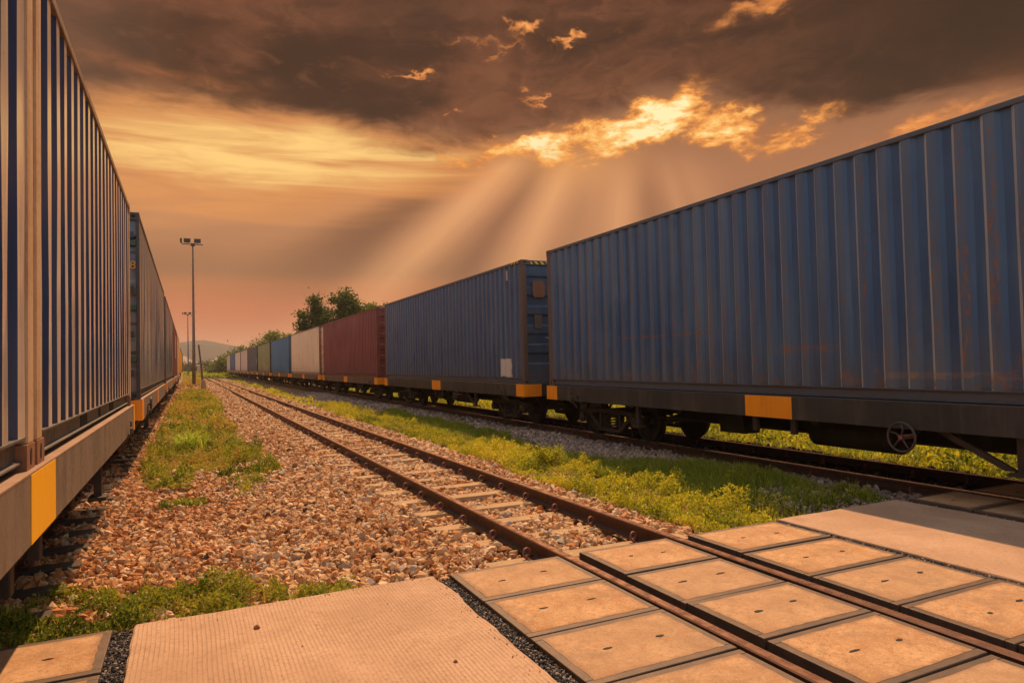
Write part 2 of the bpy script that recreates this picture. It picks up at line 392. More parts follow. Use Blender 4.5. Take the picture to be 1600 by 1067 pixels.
GZ = [-.36, -.36, -.34, -.19, -.20, -.25, -.28, -.235, -.185, -.195, -.195, -.185, -.26, -.26, -.165, -.165, -.34, -.36]
def gz(x, y=None):
    z = np.interp(x, GX, GZ)
    if y is not None: z = z+(fnoise(x, y, 1.1, 5)-.5)*.05
    return z

t_ = (1+5**.5)/2
ICO = np.array([(-1,t_,0),(1,t_,0),(-1,-t_,0),(1,-t_,0),(0,-1,t_),(0,1,t_),(0,-1,-t_),(0,1,-t_),(t_,0,-1),(t_,0,1),(-t_,0,-1),(-t_,0,1)])/1.9
ICOF = np.array([(0,11,5),(0,5,1),(0,1,7),(0,7,10),(0,10,11),(1,5,9),(5,11,4),(11,10,2),(10,7,6),(7,1,8),(3,9,4),(3,4,2),(3,2,6),(3,6,8),(3,8,9),(4,9,5),(2,4,11),(6,2,10),(8,6,7),(9,8,1)])
VAR = np.stack([ICO*(1+rng.uniform(-.32, .28, (12, 1)))+rng.uniform(-.14, .14, (12, 3)) for _ in range(24)])
def rotmats(n, tilt=1.):
    q = rng.normal(size=(n, 4)); q[:, 1:3] *= tilt; q /= np.linalg.norm(q, axis=1, keepdims=True)
    w, x, y, z = q.T
    return np.stack([1-2*(y*y+z*z), 2*(x*y-z*w), 2*(x*z+y*w), 2*(x*y+z*w), 1-2*(x*x+z*z), 2*(y*z-x*w), 2*(x*z-y*w), 2*(y*z+x*w), 1-2*(x*x+y*y)], -1).reshape(n, 3, 3)
def stones(name, P, size, tint, mat):
    n = len(P); base = VAR[rng.integers(0, len(VAR), n)]*(size[:, None]*rng.uniform(.7, 1.3, (n, 3)))[:, None, :]*np.array([1.1, 1.1, .72])
    V = np.einsum('nij,nkj->nki', rotmats(n, .7), base)+P[:, None, :]
    Fc = (ICOF[None]+(np.arange(n)*12)[:, None, None]).reshape(-1, 3)
    return big_mesh(name, V.reshape(-1, 3), Fc, mat, {'tint': np.repeat(tint, 12)})
def leaves(name, P, size, tint, mat, up=.5, parent=None, aspect=.5):
    """one small diamond leaf per point"""
    n = len(P); d = rng.normal(size=(n, 3)); d[:, 2] = np.abs(d[:, 2])*up+.1; d /= np.linalg.norm(d, axis=1, keepdims=True)
    a = np.cross(d, rng.normal(size=(n, 3))); a /= np.linalg.norm(a, axis=1, keepdims=True)
    s = size[:, None]; w = a*s*aspect
    nb = np.cross(d, a)*s*.12
    V = np.stack([P, P+d*s*.5+w*.5+nb, P+d*s, P+d*s*.5-w*.5+nb], 1).reshape(-1, 3)
    Fc = (np.array([[0, 1, 2, 3]])[None]+(np.arange(n)*4)[:, None, None]).reshape(-1, 4)
    return big_mesh(name, V, Fc, mat, {'tint': np.repeat(tint, 4)}, parent=parent)
def blades(name, P, h, w, tint, mat, lean=.5, parent=None):
    n = len(P); ang = rng.uniform(0, 2*np.pi, n); L = np.stack([np.cos(ang), np.sin(ang), np.zeros(n)], 1)
    a2 = rng.uniform(0, 2*np.pi, n); S = np.stack([np.cos(a2), np.sin(a2), np.zeros(n)], 1)*w[:, None]*.5
    ln = rng.uniform(.1, 1, n)[:, None]*lean; H = h[:, None]; Z = np.array([0, 0, 1.])
    m1 = P+Z*H*.55+L*H*ln*.28; tp = P+Z*H*(1-.35*ln)+L*H*ln
    V = np.stack([P-S, P+S, m1+S*.8, m1-S*.8, tp], 1).reshape(-1, 3)
    Fc = (np.array([[0, 1, 2], [0, 2, 3], [3, 2, 4]])[None]+(np.arange(n)*5)[:, None, None]).reshape(-1, 3)
    tt = np.repeat(tint[:, None], 5, 1)+np.array([-.15, -.15, 0, 0, .12])
    return big_mesh(name, V, Fc, mat, {'tint': np.clip(tt, 0, 1).ravel()}, parent=parent)

# ------------------------------------------------------------------ SETTING: ground, gravel bed, hills
gd = MB(); gd.add([(-900, -80, -.42), (1400, -80, -.42), (1400, 1690, -.42), (-900, 1690, -.42)], [(0, 1, 2, 3)])
tag(gd.build('ground', M['ground']), kind='structure')
xs = np.array([-7, -6, -3.3, -2.95, -1.9, -.95, -.45, 0, .5, 1., 1.5, 2.0, 2.55, 3.2, 3.85, 4.3, 4.8, 5.5, 6.1, 6.75, 8.2, 9.5, 10.2, 11.5])
ys = np.concatenate([np.arange(-12, 4.71, 1.0), [4.70], np.arange(5, 40, .5), np.arange(40, 130, 3), np.arange(130, 420, 15)])
XX, YY = np.meshgrid(xs, ys)
ZZ = gz(XX, YY)-.012; ZZ[:, 0] = -.45; ZZ[:, -1] = -.45
ZZ = np.where(YY < 4.74, np.minimum(ZZ, -.2), ZZ)
nx, ny = len(xs), len(ys); idx = np.arange(nx*ny).reshape(ny, nx)
Fq = np.stack([idx[:-1, :-1], idx[:-1, 1:], idx[1:, 1:], idx[1:, :-1]], -1).reshape(-1, 4)
tag(big_mesh('gravel_bed', np.stack([XX, YY, ZZ], -1).reshape(-1, 3), Fq, M['bed'], smooth=True), kind='structure')

def hill(name, cx, cy, lx, ly, prof, mat, seed, ns=60, rough=.12):
    u = np.linspace(-1, 1, ns); UU, VV = np.meshgrid(u, u)
    X = cx+UU*lx; Y = cy+VV*ly
    h = np.interp(X, [p[0] for p in prof], [p[1] for p in prof])*np.clip(1-VV*VV, 0, 1)**.7
    h = h*(1+rough*2*(fnoise(X, Y, .012, seed)-.5))-1.2
    i = np.arange(ns*ns).reshape(ns, ns)
    Fq = np.stack([i[:-1, :-1], i[:-1, 1:], i[1:, 1:], i[1:, :-1]], -1).reshape(-1, 4)
    return tag(big_mesh(name, np.stack([X, Y, h], -1).reshape(-1, 3), Fq, mat, smooth=True), kind='structure')
hill('hill', 60, 1250, 420, 260, [(-360, 0), (-160, 30), (-60, 41), (0, 47), (25, 47), (60, 40), (100, 33), (140, 29), (200, 20), (300, 12), (480, 0)], M['hill'], 2)
hill('quarry_mound', 40, 820, 26, 30, [(14, 0), (22, 11), (32, 16.5), (42, 17), (52, 14), (62, 8), (66, 0)], M['bare'], 5, 24)
hill('quarry_mound', -4, 860, 30, 40, [(-34, 8), (-14, 16), (-4, 17), (6, 10), (20, 9), (26, 0)], M['bare'], 6, 24)

# ------------------------------------------------------------------ rails
RP = [(-.062, -.140), (.062, -.140), (.062, -.129), (.018, -.117), (.008, -.108), (.008, -.048), (.034, -.036), (.035, -.008), (.028, 0), (-.028, 0), (-.035, -.008), (-.034, -.036), (-.008, -.048), (-.008, -.108), (-.018, -.117), (-.062, -.129)]
def rail(x, y0, y1, label, group):
    mb = MB(); n = len(RP); yy = np.arange(y0, y1, 12.0).tolist()+[y1]
    vs = [(px, y, pz) for y in yy for (px, pz) in RP]; fs = []; ms = []
    for i in range(len(yy)-1):
        for j in range(n):
            fs.append((i*n+j, i*n+(j+1) % n, (i+1)*n+(j+1) % n, (i+1)*n+j)[::-1]); ms.append(1 if j in (7, 8, 9) else 0)
    mb.v = vs; mb.f = fs+[tuple(range(n)), tuple(range((len(yy)-1)*n, len(yy)*n))[::-1]]; mb.m = ms+[0, 0]
    o = mb.build('rail', [M['rail'], M['railhead']]); o.location = (x, 0, 0)
    return tag(o, label, 'rail', group)
rail(XM-GH, -8, 330, 'rusty brown left rail of the open middle track', 'rails of the middle track')
rail(XM+GH, -8, 330, 'rusty brown right rail of the open middle track', 'rails of the middle track')
rail(XR-GH, -8, 330, 'rusty rail under the right train, on the side facing the weeds', 'rails of the right track')
rail(XR+GH, -8, 330, 'far dark rail beneath the right train, lit grass behind it', 'rails of the right track')
rail(XL+GH, -8, 160, 'dark rail in the shade beneath the left train', 'rails of the left track')
rail(XL-GH, -8, 160, 'dark far rail beneath the left train, behind the wheels', 'rails of the left track')

# ------------------------------------------------------------------ sleepers (> rail_clip)
def clip_bm(x, s):
    mb = MB(); pts = []
    for k in range(15):                      # coiled spring clip: one loop and a tail onto the rail foot
        a = -.5*math.pi+2.15*math.pi*k/14
        pts.append((s*(.034+.039*math.cos(a))+0, -.03+.06*k/14, .037+.039*math.sin(a)))
    pts.append((-s*.045, .035, .006))
    return mb.tube([(x+p[0], p[1], p[2]-.118) for p in pts], .0105, 6)
def make_sleeper(mat, label, group, top=-.142, half=1.0, w=.115):
    o = MB().prism([(-w, top-.2), (w, top-.2), (w*.86, top), (-w*.86, top)], 'x', -half, half).build('sleeper', mat, bevel=.012)
    # prism along x uses (y,z)
    tag(o, label, 'sleeper', group)
    for xr in (-GH, GH):
        for s in (-1, 1): clip_bm(xr+s*.075, s).build('rail_clip', M['clip'], o, smooth=True)
    return o
def copy_tree(o, par=None):
    c = o.copy(); col.objects.link(c); c.parent = par
    for ch in list(o.children): copy_tree(ch, c)
    return c
s0 = make_sleeper(M['sleeper'], 'tan concrete sleeper under the open middle track, half sunk in gravel', 'sleepers of the middle track')
for i in range(96):
    y = 5.16+.715*i
    if y < 28: o = s0 if i == 0 else copy_tree(s0)
    else: o = s0.copy(); col.objects.link(o)
    o.location = (XM+random.uniform(-.015, .015), y+random.uniform(-.02, .02), random.uniform(-.008, .004)); o.rotation_euler = (0, 0, random.uniform(-.012, .012))
s1 = make_sleeper(M['timber'], 'dark weathered sleeper in the shade under the left train', 'sleepers of the left track', half=1.02)
for i in range(26):
    o = s1 if i == 0 else (copy_tree(s1) if i < 16 else s1.copy())
    if i >= 16: col.objects.link(o)
    o.location = (XL+random.uniform(-.03, .03), 4.98+.68*i, 0); o.rotation_euler = (0, 0, random.uniform(-.02, .02))
s2 = make_sleeper(M['timber'], 'dark sleeper buried in grey ballast under the right train', 'sleepers of the right track', top=-.15)
for i in range(18):
    o = s2 if i == 0 else copy_tree(s2)
    o.location = (XR, 5.2+.7*i, 0)

# ------------------------------------------------------------------ level crossing: road slabs, framed panels, chip strips
def slab(name, x0, x1, y0, y1, z0, z1, mat, rag=.012, seed=1, step=.12):
    """concrete slab with slightly broken edges"""
    pts = []
    def n(v, s): return (float(fnoise(np.array([v]), np.array([s*1.7]), 3.1, seed+s)[0])-.5)*2*rag
    L = np.arange(y0, y1, step).tolist()+[y1]; W = np.arange(x0, x1, step).tolist()+[x1]
    for y in L: pts.append((x1+n(y, 1)*1.6, y))
    for x in W[::-1][1:]: pts.append((x, y1+n(x, 2)))
    for y in L[::-1][1:]: pts.append((x0+n(y, 3), y))
    for x in W[1:-1]: pts.append((x, y0))
    pts = [p for p in pts]
    return tag(MB().prism(pts, 'z', z0, z1).build(name, mat, bevel=.012), kind='structure')
slab('concrete_road', -.30, 1.585, -7.5, 4.73, -.34, -.004, M['road'], .022, 1, .07)
slab('concrete_road', 4.955, 6.655, -7.5, 4.74, -.34, -.004, M['road'], .012, 4)
slab('concrete_road', 9.75, 13.5, -7.5, 4.6, -.34, -.004, M['road'], .01, 8)
tag(MB().box(-3.6, 9.7, -7.5, 4.66, -.5, -.15).build('crossing_base', M['black']), kind='structure')

def panel(x0, x1, y0, y1, label, group, seed):
    r = random.Random(seed); cx, cy = (x0+x1)/2, (y0+y1)/2
    root = empty('crossing_panel', (cx, cy, r.uniform(-.012, -.003)), r.uniform(-.004, .004))
    root.rotation_euler[0] = r.uniform(-.006, .006); root.rotation_euler[1] = r.uniform(-.004, .004)
    tag(root, label, 'crossing panel', group)
    hx, hy = (x1-x0)/2-.006, (y1-y0)/2-.008; fw = .052
    f = MB()
    f.box(-hx, hx, hy-fw, hy, -.14, 0); f.box(-hx, hx, -hy, -hy+fw, -.14, 0)
    f.box(-hx, -hx+fw, -hy+fw, hy-fw, -.14, 0); f.box(hx-fw, hx, -hy+fw, hy-fw, -.14, 0)
    f.build('frame', M['frame'], root, bevel=.005)
    q = MB(); ex, ey = hx-fw, hy-fw; k = 14
    pts = []
    for a, b_, n_ in (((-ex, -ey), (ex, -ey), k), ((ex, -ey), (ex, ey), k), ((ex, ey), (-ex, ey), k), ((-ex, ey), (-ex, -ey), k)):
        for i in range(n_):
            t = i/n_; px = a[0]+(b_[0]-a[0])*t; py = a[1]+(b_[1]-a[1])*t; e = r.uniform(-.010, -.001)
            pts.append((px*(1-e/ex) if abs(abs(px)-ex) < 1e-6 else px, py*(1-e/ey) if abs(abs(py)-ey) < 1e-6 else py))
    s = q.prism(pts, 'z', -.12, .0012+r.uniform(0, .001)).build('slab', M['panel'], root)
    for sx in (-1, 1):                           # two lifting holes, worn to uneven slots
        hxp, hyp = sx*ex*.42+r.uniform(-.02, .02), r.uniform(-.03, .03)
        w, d = r.uniform(.020, .036), r.uniform(.008, .015)
        pts = [(hxp+w*math.cos(a)*r.uniform(.75, 1.2), hyp+d*math.sin(a)*r.uniform(.75, 1.25)) for a in np.linspace(0, 2*math.pi, 11)[:-1]]
        MB().prism(pts, 'z', -.05, .0042).build('lifting_hole', M['black'], root)  # raised black patch paints the shade inside the hole
    return root
ORD = ['first', 'second', 'third', 'fourth', 'fifth', 'sixth']
PY = [4.72-.648*i for i in range(7)]
for i in range(4): panel(1.69, 2.605, PY[i+1], PY[i], f'framed tan panel left of the middle track, {ORD[i]} row from the gravel', 'panels left of the middle track', 10+i)
for i in range(5): panel(2.785, 3.655, PY[i+1], PY[i], f'framed tan panel between the middle rails, {ORD[i]} row from the gravel', 'panels between the middle rails', 20+i)
for i in range(5): panel(3.875, 4.89, PY[i+1]+.0, PY[i], f'framed tan panel right of the middle track, {ORD[i]} row from the weeds', 'panels right of the middle track', 30+i)
for i in range(2): panel(-1.28, -.41, PY[i+1]-.0, PY[i], f'framed stained panel at bottom left corner beside the left train, {ORD[i]} row from the weeds', 'panels beside the left train', 40+i)
for i in range(3): panel(6.80, 7.585, PY[i+1], PY[i], f'shaded panel before the right train rail, {ORD[i]} row from the gravel', 'panels before the right train', 50+i)
for i in range(3): panel(7.77, 8.61, PY[i+1]-.06, PY[i]-.06, f'shaded panel between the rails of the right track, {ORD[i]} row', 'panels between the right rails', 60+i)

def chips(name, x0, x1, y0, y1, dens, zt, label):
    n = int((x1-x0)*(y1-y0)*dens); P = np.stack([rng.uniform(x0, x1, n), rng.uniform(y0, y1, n), zt+rng.uniform(-.02, .008, n)], 1)
    return tag(stones(name, P, rng.uniform(.004, .0105, n), rng.random(n), M['chip']), label, 'gravel', kind='stuff')
chips('black_chippings', -.42, -.285, 2.4, 4.70, 22000, -.03, 'black chippings filling the joint beside the left road slab')
chips('black_chippings', 1.575, 1.695, 1.6, 4.70, 22000, -.04, 'black chippings in the joint left of the middle panels')
chips('black_chippings', 4.89, 4.965, .6, 4.70, 15000, -.03, 'black chippings in the joint right of the middle panels')
chips('black_chippings', 6.64, 6.80, .8, 4.70, 12000, -.04, 'black chippings in the joint before the right track')
mb = MB()
for (x0, x1) in ((-.42, -.285), (1.575, 1.695), (4.885, 4.97), (6.64, 6.81)): mb.box(x0, x1, -7.4, 4.69, -.149, -.045)
tag(mb.build('joint_filling', M['black']), kind='structure')
gx1 = np.concatenate([rng.uniform(-.29, 1.55, 26), 1.57-np.abs(rng.normal(0, .05, 46)), rng.uniform(-.29, 1.5, 40)]); gy1 = np.concatenate([rng.uniform(2.6, 4.7, 26), rng.uniform(2.7, 4.7, 46), 4.72-np.abs(rng.normal(0, .05, 40))])
tag(stones('grit', np.stack([gx1, gy1, np.full(112, 0.)], 1), rng.uniform(.002, .005, 112)*rng.uniform(.6, 1.3, 112), .3+rng.random(112)*.5, M['stone']), 'tiny grit spilled over the left road slab', 'gravel', kind='stuff')
# pebbles lying on the road
for (x, y, s, lb) in ((.35, 4.30, .022, 'brown pebble lying on the left road slab, larger one'), (1.22, 3.32, .013, 'small dark pebble lying on road slab near the black joint')):
    V = VAR[3]*s*np.array([1.1, .9, .8])+np.array([0, 0, s*.45])
    tag(big_mesh('pebble', V, ICOF, M['stone'], {'tint': np.full(12, .2)}), lb, 'stone').location = (x, y, -.004)

# ------------------------------------------------------------------ loose ballast
def grass_cover(x, y):
    """0..1: how far weeds hide the stones here"""
    P1 = [(-1.15, 4.7), (1.3, 4.7), (.95, 5.6), (.3, 6.0), (-.4, 6.4), (-1.0, 5.7)]
    P2 = [(-.62, 12.6), (-.4, 9.6), (.12, 9.7), (.35, 10.4), (.9, 10.3), (1.3, 11.6), (1.1, 16), (1.0, 23), (1.45, 40), (1.2, 62), (-.2, 64), (-.55, 47), (-.8, 20)]
    P3 = [(4.55, 4.7), (7.0, 4.7), (7.3, 5.9), (7.1, 8.6), (6.15, 9.8), (6.3, 13), (6.5, 18), (6.7, 27), (5.2, 30), (4.55, 26), (4.75, 15), (4.42, 8.5), (4.35, 6.5)]
    return np.where(inpoly(x, y, P1) | inpoly(x, y, P2) | inpoly(x, y, P3), 1., 0.)
def ballast(name, x0, x1, y0, y1, dens, s0, s1, mat, label, skip=None, zoff=0.):
    n = int((x1-x0)*(y1-y0)*dens); x = rng.uniform(x0, x1, n); y = rng.uniform(y0, y1, n)
    keep = rng.random(n) > grass_cover(x, y)*.45
    for xr in (XM-GH, XM+GH, XR-GH, XR+GH, XL+GH, XL-GH): keep &= np.abs(x-xr) > .075
    # sleepers of the middle track stay mostly bare
    ph = (y-5.16+.3575) % .715-.3575
    on = (np.abs(ph) < .13) & (x > XM-1.03) & (x < XM+1.03) & (y > 5.0)
    edge = np.maximum(np.abs(x-XM)-.93, 0)*6
    bare = fnoise(x, y, 2.2, 11) + np.where(x < XM-.6, .22, -.02) - edge
    keep &= ~(on & (bare > .545+np.clip((y-9)*.012, 0, .14)+rng.uniform(-.06, .06, n)))
    on2 = (np.abs((y-4.98+.34) % .68-.34) < .12) & (x < XL+1.0) & (x > XL-1.) & (y > 4.8)
    keep &= ~(on2 & (rng.random(n) < .35))
    x, y = x[keep], y[keep]; n = len(x)
    size = s0+(s1-s0)*rng.random(n)**2.6
    z = gz(x, y)+zoff+rng.uniform(-.3, .75, n)*size+(fnoise(x, y, 3.5, 4)-.45)*.05
    z = np.where(y < 4.95, np.minimum(z, -.10), z)
    z = np.minimum(z, np.where((x > 2.2) & (x < 4.2), -.125, 9))
    tn = np.clip(rng.normal(.58, .25, n)+(fnoise(x, y, .8, 9)-.5)*.35+np.clip((.6-x)*.08, -.02, .0), 0, 1)
    red = (x < .6) & (rng.random(n) < np.clip(.55-.35*(x+.6), 0, .5)); tn = np.where(red, rng.uniform(.22, .45, n), tn)
    return tag(stones(name, np.stack([x, y, z], 1), size, tn, mat), label, 'gravel', kind='stuff')
ballast('ballast', -2.4, 4.75, 4.74, 11, 1150, .013, .046, M['stone'], 'tan crushed stone nearest the crossing between left train and middle track')
ballast('ballast', -2.2, 4.8, 11, 22, 480, .026, .056, M['stone'], 'tan crushed stone around the middle track beyond the near weeds')
ballast('ballast', -1.2, 4.8, 22, 48, 230, .034, .07, M['stone'], 'tan crushed stone further along the middle track')
ballast('ballast', -.9, 4.9, 48, 90, 80, .06, .11, M['stone'], 'tan crushed stone far along the middle track')
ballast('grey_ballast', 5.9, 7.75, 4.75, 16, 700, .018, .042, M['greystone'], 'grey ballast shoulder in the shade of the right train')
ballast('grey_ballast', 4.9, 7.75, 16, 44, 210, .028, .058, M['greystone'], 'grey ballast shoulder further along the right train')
ballast('shade_ballast', 7.72, 9.6, 4.75, 20, 520, .024, .05, M['shadestone'], 'ballast coloured dark for the shade between the rails under the right train')

# ------------------------------------------------------------------ weeds and grass
def scatter(poly, dens, seed, thr=.42, ns=1.4, soft=.12):
    P = np.array(poly); (x0, y0), (x1, y1) = P.min(0), P.max(0); n = int((x1-x0)*(y1-y0)*dens)
    x = rng.uniform(x0, x1, n); y = rng.uniform(y0, y1, n)
    k = inpoly(x+(fnoise(x, y, 1.7, seed+1)-.5)*.7, y+(fnoise(x, y, 1.5, seed+2)-.5)*.9, poly)
    v = fnoise(x, y, ns, seed); k &= v > thr+rng.uniform(-soft, soft, n)
    return x[k], y[k], v[k]
def herbs(name, poly, dens, h, s, mat, label, seed, thr=.40, tmean=.55, ns=1.4, stalk=.0):
    x, y, v = scatter(poly, dens, seed, thr, ns); n = len(x)
    tuft = vnoise(x, y, 6.5, seed+5)*.6+vnoise(x, y, 13., seed+6)*.4
    kp = rng.random(n) < np.clip((tuft-.22)*2.6, .10, 1); x, y, v, tuft = x[kp], y[kp], v[kp], tuft[kp]; n = len(x)
    top = h*np.clip((v-thr)*3.2+.25, .15, 1.25)*(.15+1.7*tuft**1.5)
    z = gz(x, y)+top*rng.random(n)**.7
    tn = np.clip(rng.normal(tmean, .15, n)+(fnoise(x, y, .9, seed+8)-.5)*.9+(vnoise(x, y, 4.1, seed+2)-.5)*.35+(z-gz(x, y))/max(h, .01)*.08, 0, 1)
    z = np.where(y < 4.8, np.maximum(z, -.1), z)
    return tag(leaves(name, np.stack([x, y, z], 1), s*rng.uniform(.6, 1.5, n), tn, mat, up=1.1), label, 'weeds', kind='stuff')
FR = [(-1.2, 4.76), (1.2, 4.78), (.95, 5.5), (.35, 6.05), (-.35, 6.5), (-1.0, 5.8)]
herbs('weeds', FR, 11000, .17, .030, M['weed'], 'low green and brown weeds along the edge of the left road slab', 21, .40, .50, 1.8)
MID = [(-.62, 12.8), (-.55, 11.2), (.0, 11.0), (.2, 12.8), (.5, 13.0), (.55, 11.1), (1.25, 11.3), (1.4, 12.6), (1.15, 16), (1.05, 23), (1.35, 40), (1.0, 56), (-.2, 58), (-.5, 47), (-.75, 20)]
herbs('weeds', [p for p in MID if p[1] < 24]+[(1.05, 24), (-.75, 24)][0:0], 5200, .26, .042, M['weed'], 'olive weeds spreading over the gravel beside the left train', 31, .485, .48, 2.0)
herbs('weeds', [(-.75, 19), (1.05, 20), (1.4, 40), (1.1, 58), (-.2, 60), (-.55, 47)], 650, .20, .085, M['weed'], 'dry olive weeds around the foot of the light mast', 33, .34, .62)
herbs('weeds', [(-.45, 9.5), (.12, 9.5), (.2, 10.3), (-.3, 10.4)], 4200, .13, .042, M['weed'], 'small patch of green weeds alone on the gravel', 37, .30, .45)
herbs('weeds', [(.55, 10.2), (.9, 10.1), (.95, 10.7), (.6, 10.8)], 2200, .11, .04, M['weed'], 'small brownish weed patch on gravel right of the green one', 39, .34, .5)
STRIP = [(4.45, 4.85), (5.9, 4.80), (5.85, 6.5), (5.9, 9), (5.75, 12), (5.9, 15), (6.0, 22), (5.9, 29), (5.0, 30), (4.6, 26), (4.8, 15), (4.55, 8.5), (4.4, 6.5)]
herbs('weeds', STRIP, 6500, .19, .034, M['herb'], 'bright yellow green weeds along the right rail of the middle track', 41, .40, .55, 1.7)
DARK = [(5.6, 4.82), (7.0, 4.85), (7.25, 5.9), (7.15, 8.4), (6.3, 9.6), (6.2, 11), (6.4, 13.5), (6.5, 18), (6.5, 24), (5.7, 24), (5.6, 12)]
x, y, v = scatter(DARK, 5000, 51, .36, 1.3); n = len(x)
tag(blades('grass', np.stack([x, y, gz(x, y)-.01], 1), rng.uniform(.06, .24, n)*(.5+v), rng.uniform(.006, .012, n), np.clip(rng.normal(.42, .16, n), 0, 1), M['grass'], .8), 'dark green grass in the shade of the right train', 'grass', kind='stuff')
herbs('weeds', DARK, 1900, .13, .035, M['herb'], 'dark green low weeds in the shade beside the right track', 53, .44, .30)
herbs('weeds', [(4.6, 31), (5.7, 30), (6.0, 60), (5.6, 95), (4.4, 95), (4.7, 60)], 230, .18, .10, M['herb'], 'scattered weed clumps between the tracks further off', 57, .50, .55, .5)
herbs('weeds', [(-.5, 72), (1.2, 72), (1.3, 150), (-.6, 150)], 150, .4, .18, M['weed'], 'dry yellow weeds beyond the light mast', 59, .36, .80, .4)
# long grass behind the right train
BK = [(9.5, 3.5), (15, 3.2), (17, 12), (18, 30), (19, 60), (10.2, 60), (9.9, 30), (9.7, 12)]
x, y, v = scatter(BK, 420, 61, .25, .8); n = len(x)
keep = rng.random(n) < np.clip(14/np.maximum(y, 6), .12, 1); x, y, v = x[keep], y[keep], v[keep]; n = len(x)
tag(blades('grass', np.stack([x, y, gz(x, y)-.03], 1), rng.uniform(.10, .36, n)*(.45+v), rng.uniform(.012, .026, n)*(1+y/40), np.clip(rng.normal(.50, .2, n), 0, 1), M['grass'], 1.2), 'long sunlit grass behind the right train', 'grass', kind='stuff')
herbs('weeds', BK, 520, .34, .085, M['herb'], 'yellow green undergrowth behind the right train', 63, .30, .48, .9)
herbs('weeds', [(-.6, 130), (8, 120), (11, 190), (12, 330), (-2, 330)], 60, .35, .26, M['herb'], 'green verge where the tracks run out of sight', 65, .3, .34, .2)

def stalks(poly, dens, h, seed, label):
    x, y, v = scatter(poly, dens, seed, .40, 1.6); n = len(x)
    tag(blades('dry_stalks', np.stack([x, y, gz(x, y)], 1), h*rng.uniform(.3, 1.1, n), rng.uniform(.003, .006, n)*(1+y/30), np.clip(rng.normal(.75, .25, n), 0, 1), M['weed'], .9), label, 'weeds', kind='stuff')
stalks(FR, 130, .20, 71, 'thin dry stalks standing in the weeds by the left road slab')
stalks([p for p in MID if p[1] < 24], 130, .32, 73, 'thin dry stalks standing in the olive weeds beside the left train')
stalks(STRIP, 120, .34, 75, 'thin dry stalks standing in the weed strip between the tracks')
# single plants
def tussock(loc, n, h, label):
    P = np.stack([rng.normal(0, .13, n), rng.normal(0, .13, n), np.zeros(n)-.02], 1)
    o = blades('grass_tussock', P, rng.uniform(.45, 1, n)*h, rng.uniform(.018, .034, n), np.clip(rng.normal(.72, .2, n), 0, 1), M['tuss'], 1.35)
    o.location = loc; return tag(o, label, 'plant')
tussock((.0, 16.6, float(gz(.0))), 190, .66, 'bright green arching grass tussock among the weeds beside left train')
tussock((.42, 20.6, float(gz(.4))), 90, .42, 'smaller bright grass tussock behind the larger one')
def weed_bush(loc, r, h, n, label, mat):
    root = empty('weed_bush', loc); tag(root, label, 'plant')
    mb = MB(); tips = []
    for k in range(16):
        a, q = random.uniform(0, 6.28), random.uniform(.1, 1)*r; tp = (q*math.cos(a), q*math.sin(a), h*random.uniform(.55, 1))
        tips.append(tp); mb.tube([(0, 0, -.05), (tp[0]*.35, tp[1]*.35, tp[2]*.55), tp], [.005, .004, .002], 5)
    mb.build('stem', M['trunk'], root)
    tp = np.array(tips)[rng.integers(0, 16, n)]*rng.uniform(.35, 1.05, (n, 1))+rng.normal(0, .035, (n, 3))
    leaves('foliage', tp, rng.uniform(.025, .055, n), np.clip(rng.normal(.52, .2, n), 0, 1), mat, 1., root)
weed_bush((5.38, 10.1, -.27), .34, .33, 1500, 'rounded leafy weed bush standing above the yellow green strip', M['herb'])

